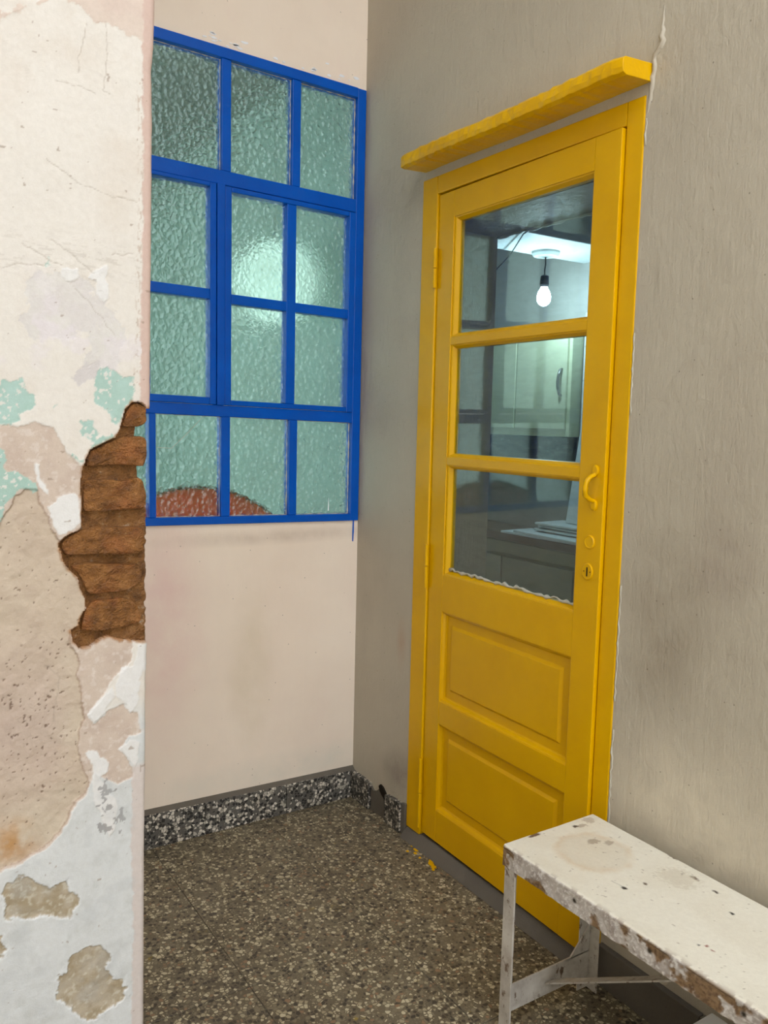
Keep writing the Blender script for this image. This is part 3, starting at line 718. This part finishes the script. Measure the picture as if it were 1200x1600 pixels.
# ------------------------------------------------------------------ blue steel window
KT = -0.022
def tw(x, y, z): return (x, y, z + KT * (x + 0.36))
win = struct(empty('window_1'), 'blue steel window with twelve hammered glass panes')
YF, YB = -0.008, 0.032          # fixed frame
YS = -0.013                     # opening sashes sit slightly proud
def bar(x0, x1, z0, z1, name, yf=YF, yb=YB, parent=win):
    return MB().box(x0, x1, yf, yb, z0, z1).map(tw).build(name, MAT['blue'], parent, bevel=.0022)
XO, XL = -0.003, -1.02
bar(-.037, XO, 1.049, 2.538, 'frame_side')
bar(XL, XL + .03, 1.049, 2.538, 'frame_side')
bar(XL + .03, -.037, 2.506, 2.538, 'frame_head', YF - .003)
bar(XL + .03, -.037, 1.049, 1.074, 'frame_sill', YF - .003)
bar(XL + .03, -.037, 2.1265, 2.170, 'transom')
bar(XL + .03, -.037, 1.400, 1.4365, 'transom')
# upper and lower fixed lights: glazing bars
cols_fixed = [(-.0392, -.2536), (-.2845, -.4985), (-.5295, -.7447), (-.766, -.99)]
for (a, b) in (cols_fixed[0][1], cols_fixed[1][0]), (cols_fixed[1][1], cols_fixed[2][0]), (cols_fixed[2][1], cols_fixed[3][0]):
    sh = .03 if a < -.7 else 0
    bar(min(a, b) - sh, max(a, b) - sh, 2.170, 2.506, 'glazing_bar', YF + .001)
    bar(min(a, b), max(a, b), 1.074, 1.400, 'glazing_bar', YF + .001)
def pane(x0, x1, z0, z1, parent=win, y=.010):
    e = .004
    return MB().box(min(x0, x1) - e, max(x0, x1) + e, y, y + .004, z0 - e, z1 + e).map(tw).build('pane', MAT['hammered'], parent)
for a, b in cols_fixed:
    sb = .03 if b < -.6 and b > -.8 else 0; sa = .03 if a < -.7 else 0
    pane(b - sb, a - sa, 2.170, 2.506); pane(b, a, 1.074, 1.400)
# putty lines round the fixed panes
rp = random.Random(5)
def putty(x0, x1, z0, z1):
    mb = MB()
    for (a, b) in (((x0, z0), (x1, z0)), ((x0, z1), (x1, z1)), ((x0, z0), (x0, z1)), ((x1, z0), (x1, z1))):
        L = math.hypot(b[0]-a[0], b[1]-a[1]); n = int(L / .012)
        pts = [(a[0] + (b[0]-a[0])*k/n, .0095, a[1] + (b[1]-a[1])*k/n) for k in range(n+1)]
        mb.tube(pts, [.0006 + .0024*rp.random()**2 for _ in pts], 5)
    mb.map(tw).build('putty_line', MAT['putty'], win)
for a, b in cols_fixed[:3]:
    putty(b - (.03 if b < -.6 else 0), a, 2.170, 2.506); putty(b, a, 1.074, 1.400)
# sashes of the middle band
def sash(x0, x1, z0, z1, xs, zs, swing=0.0):
    """x0<x1 outer; xs: (pane x0,x1) list; zs: (pane z0,z1) list"""
    mb = MB()
    L = min(a for a, b in xs); R = max(b for a, b in xs); B = min(a for a, b in zs); T = max(b for a, b in zs)
    f = sash_frame = MB()
    f.box(x0, L, YS, YB - .004, z0, z1).box(R, x1, YS, YB - .004, z0, z1).box(L, R, YS, YB - .004, z0, B).box(L, R, YS, YB - .004, T, z1)
    o = f.map(tw).build('sash', MAT['blue'], win, bevel=.0022)
    xs = sorted(xs); zs = sorted(zs)
    for i in range(len(zs) - 1):
        bar(L, R, zs[i][1], zs[i+1][0], 'glazing_bar', YS + .002, YB - .006, o)
    for i in range(len(xs) - 1):
        bar(xs[i][1], xs[i+1][0], B, T, 'glazing_bar', YS + .0015, YB - .006, o)
    for a, b in xs:
        for c, d in zs: pane(a, b, c, d, o)
    return o
sash(-.520, -.0385, 1.4375, 2.1235, [(-.4979, -.3022), (-.2679, -.0642)], [(1.4541, 1.7608), (1.7921, 2.1078)])
sash(-.985, -.549, 1.4375, 2.1255, [(-.962, -.785), (-.762, -.5704)], [(1.460, 1.7684), (1.8002, 2.1137)])
bar(-.5475, -.5215, 1.4365, 2.1265, 'mullion', YF - .009)
# small marks: blue paint drip under the frame, scratches on the panes
MB().tube([(-.019, -.0005, 1.045), (-.0195, -.001, 1.0), (-.0205, -.001, .965)], [.0028, .0032, .0022], 6).build('paint_drip', MAT['blue'], win)
MB().tube([tw(-.735, .0097, 1.295), tw(-.69, .0097, 1.293), tw(-.64, .0097, 1.34), tw(-.585, .0097, 1.398)], .0007, 5).build('scratch', MAT['putty'], win)
MB().tube([tw(-.118, .0097, 1.085), tw(-.117, .0097, 1.13)], [.0022, .0004], 5).build('scratch', MAT['box_white'], win)

for k in range(26):
    fx = rp.uniform(-.75, -.03); fz = 2.5505 + KT*(fx + .36) + rp.random()**2*.03
    if k % 2: fx = (-.54 + rp.uniform(-.05, .05)) if k % 4 == 1 else (-.14 + rp.uniform(-.09, .08))
    n_ = 8; rr_ = rp.uniform(.003, .011)
    MB().prism([(fx + rr_*1.5*rp.uniform(.5, 1)*math.cos(2*math.pi*q/n_), fz + rr_*.55*rp.uniform(.5, 1)*math.sin(2*math.pi*q/n_)) for q in range(n_)], 'y', -.0012, .001).build('paint_flake', MAT['box_white'], wb)
# orange round table top leaning inside the window
dk = tag(empty('round_table_top', (-.586, .076, .0)), 'orange round table top with brown rim standing behind the lower left window panes', 'table top')
R_ = .43
MB().lathe([(R_ - .006, 0), (R_ - .006, .012)], (0, 0, 1.172 - R_), 'y', 72).build('disc', MAT['orange'], dk)
rim_mb = MB(); nr_ = 96
for k in range(nr_):
    a = 2*math.pi*k/nr_
    for rr, yy in ((R_ - .007, -.002), (R_, -.002), (R_, .016), (R_ - .007, .016)):
        rim_mb.v.append((rr*math.cos(a), yy, 1.172 - R_ + rr*math.sin(a)))
    for q_ in range(4): rim_mb.f.append((k*4+q_, k*4+(q_+1) % 4, ((k+1) % nr_)*4+(q_+1) % 4, ((k+1) % nr_)*4+q_))
rim_mb.build('rim', MAT['orange_rim'], dk)
MB().box(-.02, .02, .016, .05, 0, 1.172 - R_).build('prop', MAT['orange_rim'], dk)

# room behind the window: mint walls, daylight from an opening on its far left
struct(MB().box(-1.52, 0.0, .07, 3.0, -.06, 0).build('floor', MAT['cement']), 'cement floor of the room behind the blue window')
struct(MB().box(-1.52, 0.0, .07, 3.0, 2.75, 2.85).build('ceiling', MAT['kitchen_dark']), 'ceiling of the room behind the blue window')
struct(MB().box(0.0, .12, .07, 3.0, 0, 2.85).build('wall_room_right', MAT['mint_wall']), 'mint wall of the room behind the blue window')
struct(MB().box(-1.52, 0.12, 3.0, 3.1, 0, 2.85).build('wall_room_back', MAT['mint_wall']), 'mint end wall of the room behind the blue window')
struct(MB().box(-1.62, -1.52, .07, 3.0, 0, 0.5).box(-1.62, -1.52, .07, 3.0, 2.6, 2.85).box(-1.62, -1.52, .07, .2, .5, 2.6).box(-1.62, -1.52, 2.8, 3.0, .5, 2.6)
       .build('wall_room_left', MAT['mint_wall']), 'mint wall with a daylight opening in the room behind the blue window')

gl_ = tag(empty('added_glow_globe', (-.17, .36, 2.75)), 'large glowing globe added behind the blue window sash to brighten its panes', 'lamp')  # added globe that makes the bright patch in the panes
MB().tube([(0, 0, 0), (0, 0, -.69)], .005, 8).build('stem', MAT['steel'], gl_)
MB().lathe([(.15*math.sin(math.pi*k/14)+.004, .15-.15*math.cos(math.pi*k/14)) for k in range(15)], (0, 0, -.99), 'z', 28).build('globe', MAT['globe'], gl_, smooth=True)

# ------------------------------------------------------------------ yellow door
door = struct(empty('door_1'), 'yellow panelled door with three glass panes')
LY0, LY1, LZ0, LZ1 = -.440, -1.171, .046, 2.094
XA, XB = .004, -.013                                   # leaf face at hinge side and at lock side: it stands slightly open
def lf(x, y, z):                                       # leaf-local depth (0 = face, + into the wall) to world
    return (x + XA + (XB - XA) * (y - LY0) / (LY1 - LY0), y, z)
def leafbox(y0, y1, z0, z1, name, x0=0.0, x1=.036, bevel=.0016, mat='yellow'):
    return MB().box(x0, x1, y0, y1, z0, z1).map(lf).build(name, MAT[mat], door, bevel=bevel)
# frame
MB().box(-.003, .065, DY0 - .0, -.437, 0.034, DZ).build('jamb', MAT['yellow'], door, bevel=.003)
MB().box(-.003, .065, -1.174, DY1, 0.034, DZ).build('jamb', MAT['yellow'], door, bevel=.003)
MB().box(-.003, .065, -1.174, -.437, 2.098, DZ).build('frame_head', MAT['yellow'], door, bevel=.003)
MB().box(.045, .062, -1.172, -1.155, 0.034, 2.097).box(.045, .062, -.455, -.438, 0.034, 2.097).box(.045, .062, -1.155, -.455, 2.08, 2.097).build('door_stop', MAT['yellow'], door)
# leaf
GY0, GY1, PY0, PY1 = -.522, -1.087, -.513, -1.088
GZ = [(1.661, 2.016), (1.296, 1.637), (.927, 1.271)]
PZ = [(.5174, .808), (.1527, .4409)]
leafbox(LY0, -.517, LZ0, LZ1, 'stile'); leafbox(-1.0875, LY1, LZ0, LZ1, 'stile')
for z0, z1, nm in ((2.016, LZ1, 'rail'), (1.637, 1.661, 'glazing_bar'), (1.271, 1.296, 'glazing_bar'), (.808, .927, 'rail'), (.4409, .5174, 'rail'), (LZ0, .1527, 'rail')):
    leafbox(-.517, -1.0875, z0, z1, nm, .0005)
def ring(y0, y1, z0, z1, prof, name, mat='yellow'):
    """prof: list of (inset, depth) from the opening edge inwards"""
    mb = MB(); vs = []
    for ins_, d in prof:
        vs += [(d, y0 - ins_, z0 + ins_), (d, y1 + ins_, z0 + ins_), (d, y1 + ins_, z1 - ins_), (d, y0 - ins_, z1 - ins_)]
    fs = []
    for i in range(len(prof) - 1):
        for k in range(4): fs.append((i*4+k, i*4+(k+1) % 4, (i+1)*4+(k+1) % 4, (i+1)*4+k))
    return mb.add(vs, fs).map(lf).build(name, MAT[mat], door)
for (z0, z1) in GZ:
    ring(GY0, GY1, z0, z1, [(-.006, .03), (-.006, .0035), (.001, .003), (.004, .0045), (.011, .016), (.012, .03)], 'glazing_bead')
    MB().box(.018, .0215, GY0 - .004, GY1 + .004, z0 + .004, z1 - .004).map(lf).build('pane', MAT['glass'], door)
for (z0, z1) in PZ:
    ring(PY0, PY1, z0, z1, [(-.006, .03), (-.006, .0035), (.001, .003), (.005, .005), (.009, .013), (.014, .0155), (.015, .03)], 'moulding')
    i1, i2 = .040, .048
    mb = MB()
    vs = []
    for ins_, d in ((.004, .03), (.004, .016), (i1, .0175), (i2, .010)):
        vs += [(d, PY0 - ins_, z0 + ins_), (d, PY1 + ins_, z0 + ins_), (d, PY1 + ins_, z1 - ins_), (d, PY0 - ins_, z1 - ins_)]
    fs = [(12, 13, 14, 15), (3, 2, 1, 0)]
    for i in range(3):
        for k in range(4): fs.append((i*4+k, i*4+(k+1) % 4, (i+1)*4+(k+1) % 4, (i+1)*4+k))
    mb.add(vs, fs).map(lf).build('panel', MAT['yellow'], door, bevel=.001)
# white putty smeared along the foot of the lowest pane
pts = [( .0165, -.535 - .55*k/44, .941 + rp.random()**3*.008) for k in range(45)]
MB().tube(pts, [.002 + rp.random()**2*.006 for _ in pts], 6).map(lf).build('putty_line', MAT['putty'], door, smooth=True)
# hinges on the left
for z0, z1 in ((1.815, 1.935), (.872, 1.012), (.062, .30)):
    zm = (z0 + z1) / 2
    h = MB().tube([(-.006, -.4385, z0), (-.006, -.4385, zm - .001)], .0058, 12).tube([(-.006, -.4385, zm + .001), (-.006, -.4385, z1)], .0064, 12).build('hinge', MAT['yellow'], door, smooth=False, bevel=.001)
# pull handle
hd = MB()
pth = [(0.0, -1.1425, 1.287), (-.004, -1.1425, 1.282), (-.018, -1.142, 1.277), (-.030, -1.1415, 1.268), (-.034, -1.141, 1.25), (-.032, -1.1415, 1.232), (-.018, -1.142, 1.222), (-.004, -1.1425, 1.218), (0, -1.1425, 1.213)]
hd.tube(pth, [.0055, .0055, .0055, .007, .008, .007, .0055, .0055, .0055], 12)
handle = hd.map(lf).build('handle', MAT['yellow'], door, smooth=True)
for zc_ in (1.293, 1.207):
    p = MB().lathe([(.0105, 0), (.0105, -.0035), (.0075, -.0055)], (0, -1.1425, zc_), 'x', 16, (1, 1.35)).map(lf).build('fixing_plate', MAT['yellow'], handle)
    MB().lathe([(.003, -.0045), (.0022, -.006)], (0, -1.1425, zc_), 'x', 10).map(lf).build('screw', MAT['yellow'], p) if False else None
# blanked round rose above the lock and the key plate
MB().lathe([(.0165, 0), (.0165, -.002), (.0145, -.0045), (.012, -.0035), (.0001, -.0032)], (0, -1.1345, 1.114), 'x', 28, (1, 1.05)).map(lf).build('blank_rose', MAT['yellow'], door, smooth=False)
kp = MB().lathe([(.0175, 0), (.0175, -.002), (.0155, -.004), (.0125, -.0035), (.0001, -.0034)], (0, -1.1325, 1.039), 'x', 28, (1, 1.22)).map(lf).build('key_plate', MAT['yellow'], door)
MB().box(-.0042, -.001, -1.1305, -1.1345, 1.027, 1.050).map(lf).build('keyhole', MAT['dark'], kp)
for dy in (-.0105, .0105):
    MB().lathe([(.0016, -.003), (.0014, -.0045)], (0, -1.1325 + dy, 1.039), 'x', 8).map(lf).build('screw', MAT['dark'], kp)

# thick painted ledge over the door
rl = random.Random(9)
lm = MB(); NS = 60
sec = [(0.02, 2.1765), (-.085, 2.171), (-.099, 2.1745), (-.102, 2.186), (-.101, 2.203), (-.094, 2.2105), (0.02, 2.216)]
for i in range(NS + 1):
    y = -.367 - (1.238 - .367) * i / NS
    endf = min(1, min(i, NS - i) / 2.0)
    for (x, z) in sec:
        j = .0016 if x < 0 else 0
        xx = x * (0.94 + .06 * endf) if x < 0 else x
        lm.v.append((xx + rl.uniform(-j, j), y, z + rl.uniform(-j, j) + (.002 * math.sin(y * 9))))
k_ = len(sec)
for i in range(NS):
    for k in range(k_): lm.f.append((i*k_+k, i*k_+(k+1) % k_, (i+1)*k_+(k+1) % k_, (i+1)*k_+k))
lm.f.append(tuple(range(k_))); lm.f.append(tuple(NS*k_+k for k in range(k_)))
struct(lm.build('trim_1', MAT['yellow_rough'], smooth=False, bevel=.001, seg=1), 'thick yellow painted ledge above the yellow door')

# ------------------------------------------------------------------ bench
BX0, BX1, BY0, BY1, BZ, BA = -.338, -.044, -1.222, -2.62, .450, .049
bench = tag(empty('bench', (0, 0, 0)), 'chipped white painted metal bench beside the yellow door', 'bench')
R0 = .006
def section():
    out = []
    for z in np.arange(BZ - BA, BZ - R0, .0022): out.append((BX0, z, 0))
    for a in np.linspace(0, math.pi/2, 5): out.append((BX0 + R0 - R0*math.cos(a), BZ - R0 + R0*math.sin(a), 1))
    for x in np.arange(BX0 + R0 + .0025, BX1 - R0, .0025): out.append((x, BZ, 2))
    for a in np.linspace(0, math.pi/2, 5): out.append((BX1 - R0 + R0*math.sin(a), BZ - R0 + R0*math.cos(a), 3))
    for z in np.arange(BZ - R0 - .006, BZ - BA, -.006): out.append((BX1, z, 4))
    return out
sec = section()
ys = np.concatenate([BY0 - np.array([0, .0008, .002, .004]), BY0 - np.arange(.0065, .78, .0025), BY0 - np.arange(.8, BY0 - BY1 + .001, .02)])
SX = np.array([p[0] for p in sec]); SZ = np.array([p[1] for p in sec]); SK = np.array([p[2] for p in sec])
YY, XXb = np.meshgrid(ys, SX, indexing='ij'); _, ZZb = np.meshgrid(ys, SZ, indexing='ij'); _, KK = np.meshgrid(ys, SK, indexing='ij')
un = XXb + np.where(KK < 2, -(BZ - ZZb), np.where(KK > 2, (BZ - ZZb), 0))     # unrolled coordinate across the seat
top = (KK == 2) | (KK == 1) | (KK == 3)
n1 = fbm(un, YY, 12, 4, 201); n2 = fbm(un, YY, 55, 4, 202); n3 = fbm(un, YY, 190, 3, 203); n4 = fbm(un, YY, 26, 5, 204)
bc = np.empty(YY.shape + (3,)); bc[:] = lincol(232, 228, 212)
def bm_(mask, col):
    global bc
    bc = bc * (1 - mask[..., None]) + np.asarray(col) * mask[..., None]
bm_(np.clip((n1 - .45) * 4, 0, 1) * .5, lincol(224, 218, 200))
hb = (n1 - .5) * .0015 * top + (n2 - .5) * .0003
# round pot stain
dr = np.hypot(un + .185, YY + 1.352) + (n2 - .5) * .02
bm_(np.clip(1 - np.abs(dr - .078) / .016, 0, 1) * .45 * np.clip((n1 - .2) * 3, 0, 1), lincol(204, 176, 134))
bm_(np.clip((.078 - dr) / .01, 0, 1) * .45, lincol(212, 202, 180))
# worn apron
ap = (KK == 0) | ((KK == 1) & (ZZb < BZ - .002))
apf = ap.astype(float)
bm_(apf * .85, lincol(188, 180, 174)); bm_(apf * np.clip((n2 - .45) * 5, 0, 1) * .8, lincol(158, 146, 138)); bm_(apf * np.clip((n3 - .55) * 7, 0, 1) * .9, lincol(226, 222, 216))
lowf = np.clip((BZ - .008 - ZZb) / .008, 0, 1) * apf
hb = hb + lowf * ((n2 - .5) * .004 + (n3 - .5) * .0016)
along = np.clip((-YY - 1.25) / .4, 0.1, 1)
rust = apf * np.clip((n4 + .16 * (along - .5) - .635) * 14, 0, 1)
for (yc, zc_, ry, rz) in ((-1.235, .43, .02, .02), (-1.755, .42, .05, .018), (-1.80, .435, .03, .012), (-1.645, .435, .02, .012), (-1.61, .446, .012, .012)):
    rust = np.maximum(rust, apf * np.clip((1.15 - np.hypot((YY - yc) / ry, (ZZb - zc_) / rz) + (n2 - .5) * 3) * 3, 0, 1))
bm_(rust, lincol(142, 116, 86)); bm_(rust * np.clip((n3 - .5) * 6, 0, 1), lincol(108, 84, 62)); hb = hb - rust * .0015
# chips on the top
def chip(x, y, rx, ry, col=(92, 74, 60), st=1.0, amt=3.0):
    global hb
    d = np.hypot((un - x) / rx, (YY - y) / ry) + (n3 - .5) * 1.2
    m = np.clip((1 - d) * amt, 0, 1) * st
    bm_(m, lincol(*col)); hb = hb - m * .0008
for a in ((-.245, -1.227, .022, .006, (112, 92, 76)), (-.1305, -1.2455, .008, .006, (60, 46, 36)), (-.115, -1.25, .02, .008, (150, 132, 112), .6), (-.08, -1.24, .02, .014, (158, 142, 122), .5),
          (-.148, -1.318, .02, .012, (150, 136, 118), .7), (-.125, -1.34, .014, .01, (150, 136, 118), .6), (-.2401, -1.4872, .0055, .009, (30, 28, 26)), (-.0783, -1.5377, .006, .011, (96, 78, 60)),
          (-.0866, -1.595, .004, .009, (70, 60, 50)), (-.1261, -1.6607, .0045, .0065, (28, 24, 20)), (-.0464, -1.4622, .006, .016, (112, 90, 72)), (-.19, -1.50, .004, .006, (110, 96, 80)),
          (-.26, -1.70, .004, .004, (150, 100, 88)), (-.262, -1.715, .003, .004, (150, 100, 88)), (-.27, -1.69, .004, .003, (90, 90, 84)), (-.11, -1.52, .04, .05, (206, 198, 178), .6)):
    chip(*a)
d = sdline(un, YY, [(-.2413, -1.4555), (-.2401, -1.485)]); bm_(np.clip(1 - d / .0016, 0, 1) * .8, lincol(84, 78, 70))
lines = np.clip(1 - np.abs(n4 - .52) / .012, 0, 1) * (np.hypot((un + .115) / .05, (YY + 1.53) / .06) < 1) * (n2 > .5)
bm_(lines * .8, lincol(128, 112, 94))
sp = (fbm(un, YY, 120, 2, 230) > .87) & (KK == 2); bm_(sp * .6, lincol(140, 124, 106))
edgew = np.clip(1 - np.abs(un - BX0) / .012, 0, 1) * (n2 > .56); bm_(edgew * .6, lincol(160, 146, 132))
# bolt holes in the apron
for yc in (-1.443, -1.634, -1.829):
    m = np.clip(1.6 - np.hypot(YY - yc, ZZb - .4285) / .0045, 0, 1) * (KK == 0); bm_(m, lincol(44, 34, 18))
NX = np.where(KK == 0, -1.0, np.where(KK == 4, 1.0, 0.0)); NZ = np.where(top, 1.0, 0.0)
pos = np.stack([XXb + NX * hb, YY, ZZb + NZ * hb], -1)
na, nb_ = YY.shape
ii = np.arange(na * nb_).reshape(na, nb_)
qs = np.stack([ii[:-1, :-1], ii[1:, :-1], ii[1:, 1:], ii[:-1, 1:]], -1).reshape(-1, 4)
me = bpy.data.meshes.new('seat')
faces = qs.tolist() + [ii[0].tolist(), ii[-1].tolist()[::-1]]
me.from_pydata(pos.reshape(-1, 3).tolist(), [], faces); me.update()
cc = np.ones((na * nb_, 4), np.float32); cc[:, :3] = bc.reshape(-1, 3)
me.attributes.new('paint', 'FLOAT_COLOR', 'POINT').data.foreach_set('color', cc.ravel())
me.materials.append(MAT['bench_seat'])
link('seat', me, bench, smooth=True)
def angle_leg(x, y, sx, sy):
    w, t = .036, .0035
    mb = MB().box(x, x + sx*w, y, y + sy*t, 0, BZ - .004).box(x, x + sx*t, y + sy*t, y + sy*w, 0, BZ - .004)
    return mb.build('leg', MAT['bench_leg'], bench, bevel=.0012)
for y, sy in ((BY0 - .005, -1), (BY1 + .005, 1)):
    angle_leg(BX0 + .002, y, 1, sy); angle_leg(BX1 - .002, y, -1, sy)
    ye = y + sy * .0045
    MB().box(BX0 + .006, BX1 - .006, ye, ye + sy*.004, .036, .104).build('end_stretcher', MAT['bench_leg'], bench, bevel=.0012)
    MB().prism([(BX1 - .007, .10), (BX1 - .007, .17), (BX1 - .075, .10)], 'y', ye, ye + sy*.004).build('gusset', MAT['bench_leg'], bench)
    yb_ = y + sy * .6
    b = MB().add([(-.20, ye, .062), (-.17, ye, .062), (-.17, yb_, BZ - .012), (-.20, yb_, BZ - .012), (-.20, ye, .066), (-.17, ye, .066), (-.17, yb_, BZ - .007), (-.20, yb_, BZ - .007)],
                 [(0,1,2,3), (7,6,5,4), (0,4,5,1), (1,5,6,2), (2,6,7,3), (3,7,4,0)])
    b.build('brace', MAT['bench_leg'], bench)
# white box under the bench
bx = tag(empty('storage_box', (-.204, -1.759, 0)), 'smooth white box with flat lid standing under the chipped bench', 'box')
MB().box(-.10, .10, -.14, .14, 0, .185).build('body', MAT['box_white'], bx, bevel=.004)
MB().box(-.104, .104, -.144, .144, .185, .20).build('lid', MAT['box_white'], bx, bevel=.003)

# ------------------------------------------------------------------ kitchen behind the door
KW = 1.26
struct(MB().box(.30, KW + .1, -2.4, 1.05, -.06, .0).build('floor', MAT['cement']), 'kitchen floor behind the yellow door')
kw = struct(MB().box(KW, KW + .12, -2.4, 1.05, 0, 2.8).build('wall_kitchen_back', MAT['kitchen_wall']), 'far kitchen wall behind the cabinets')
struct(MB().box(.12, KW, 1.05, 1.15, 0, 2.8).build('wall_kitchen_left', MAT['kitchen_wall']), 'kitchen wall at the far end of the cabinets')
struct(MB().box(.30, KW, -2.5, -2.4, 0, 2.8).build('wall_kitchen_right', MAT['kitchen_wall']), 'kitchen wall on the bench side')
struct(MB().box(.30, KW + .1, -2.5, 1.15, 2.62, 2.75).build('ceiling', MAT['kitchen_dark']), 'dim kitchen ceiling')
struct(MB().box(.30, KW, -.135, .165, 2.125, 2.62).build('trim_3', MAT['beam'], bevel=.004), 'whitewashed beam across the kitchen holding the bulb')
# ragged plaster edge of the inner lintel
pts = [(.298, RY0 - .006 - .83*k/40, RZ - .001 + rp.uniform(-.002, .002)) for k in range(41)]
MB().tube(pts, [.002 + rp.random()*.007 for _ in pts], 6).build('plaster_edge', MAT['beam'], wr, smooth=True)
# white tiles right of the wall cabinet
for i in range(5):
    for j in range(4):
        MB().box(KW - .007, KW, .132 - .152*(i+1) + .001, .132 - .152*i - .001, 1.30 + .152*j + .001, 1.30 + .152*(j+1) - .001).build('wall_tile', MAT['tile_white'], kw, bevel=.0015)
# wall cabinet: carcass with a solid black block below for the shade in an open shelf
wc = tag(empty('wall_cabinet', (KW, .45, 1.24)), 'pale green wall cabinet with curved steel handle seen through the middle door pane', 'cabinet')
def wb_(x0, x1, y0, y1, z0, z1, nm, mat, par=wc, bevel=.002):
    return MB().box(x0 - KW, x1 - KW, y0 - .45, y1 - .45, z0 - 1.24, z1 - 1.24).build(nm, MAT[mat], par, bevel=bevel)
CF = 1.19
wb_(CF, KW - .002, .140, .98, 1.350, 1.835, 'carcass', 'cabinet')
d1 = wb_(CF - .014, CF, .158, .489, 1.384, 1.803, 'door', 'cabinet')
d2 = wb_(CF - .014, CF, .499, .83, 1.384, 1.803, 'door', 'cabinet')
hp = [(CF - .014, .186, 1.655), (CF - .03, .183, 1.648), (CF - .04, .182, 1.62), (CF - .042, .182, 1.595), (CF - .04, .182, 1.57), (CF - .03, .183, 1.543), (CF - .014, .186, 1.535)]
MB().tube(hp, [.006, .0065, .007, .0075, .007, .0065, .006], 10).map(lambda x, y, z: (x - KW, y - .45, z - 1.24)).build('handle', MAT['steel'], d1, smooth=True)
wb_(CF + .005, KW - .004, .150, .97, 1.24, 1.349, 'shaded_shelf_block', 'black')
# lower cabinet and worktop
lc = tag(empty('base_cabinet', (1.05, .3, 0)), 'olive base cabinet with recessed panel seen through the lowest door pane', 'cabinet')
def lb_(x0, x1, y0, y1, z0, z1, nm, par=lc, bevel=.002):
    return MB().box(x0 - 1.05, x1 - 1.05, y0 - .3, y1 - .3, z0, z1).build(nm, MAT['cabinet_low'], par, bevel=bevel)
lb_(1.03, KW - .003, -.6, 1.0, 0, .865, 'carcass')
lb_(1.018, 1.03, -.09, .36, .10, .785, 'door'); lb_(1.018, 1.03, -.56, -.10, .10, .785, 'door'); lb_(1.018, 1.03, .37, .82, .10, .785, 'door')
lb_(1.020, 1.03, -.58, .98, .800, .858, 'rail')
wt = tag(MB().box(1.0, KW - .001, -.62, 1.02, .866, .90).build('worktop', MAT['worktop'], bevel=.003), 'brown worktop on the olive base cabinet in the kitchen', 'worktop')
# white boards lying on the worktop and one leaning on the wall
specs = [(1.10, .02, .901, .20, .66, 2, 'lowest of the white boards lying on the kitchen worktop'), (1.085, -.02, .911, .20, .58, -3, 'second white board up, overhanging the pile on the kitchen worktop'),
         (1.15, -.08, .927, .18, .56, 1, 'third white board up in the pile on the kitchen worktop'), (1.155, -.09, .941, .18, .55, -1, 'fourth white board up in the pile on the kitchen worktop'),
         (1.15, -.085, .955, .18, .55, 2, 'topmost of the white boards lying on the kitchen worktop')]
for (x, y, z, sx, sy, a, lab) in specs:
    b = MB().box(-sx/2, sx/2, -sy/2, sy/2, 0, .0095).build('white_board', MAT['board'], bevel=.002)
    b.location = (x, y, z); b.rotation_euler.z = math.radians(a)
    tag(b, lab, 'board', 'white boards piled on the kitchen worktop')
lbm = MB().box(-.008, .008, -.17, .17, 0, .46).build('leaning_board', MAT['board'], bevel=.002)
lbm.location = (1.15, -.082, .9665); lbm.rotation_euler = (0, math.radians(9), 0)
tag(lbm, 'tall white board leaning upright against the kitchen tiles', 'board')
# pendant bulb
pb = tag(empty('pendant_lamp', (.95, .085, 2.125)), 'lit bare bulb hanging on a short cord from the whitewashed kitchen beam', 'lamp')
MB().lathe([(.058, 0), (.058, -.008), (.05, -.018), (.012, -.022)], (0, 0, -.0005), 'z', 28).build('ceiling_rose', MAT['beam'], pb, smooth=False)
MB().tube([(0, 0, -.02), (.004, .002, -.05), (-.002, 0, -.075), (0, 0, -.10)], .003, 8).build('cord', MAT['black'], pb)
MB().lathe([(.010, -.095), (.017, -.10), (.019, -.135), (.016, -.145)], (0, 0, 0), 'z', 18).build('socket', MAT['black'], pb)
MB().lathe([(.012, -.140), (.016, -.152), (.024, -.166), (.029, -.184), (.028, -.200), (.021, -.214), (.008, -.222)], (0, 0, 0), 'z', 22).build('bulb', MAT['bulb'], pb, smooth=True)
# black cable slung from the lintel to the beam
tag(MB().tube([(.34, -.80, 2.06), (.36, -.72, 2.058), (.50, -.45, 2.12), (.62, -.14, 2.115), (.80, .14, 2.10), (.87, .40, 2.02)], .003, 6).build('cable', MAT['black']), 'thin black cable slung across the kitchen beam', 'cable')
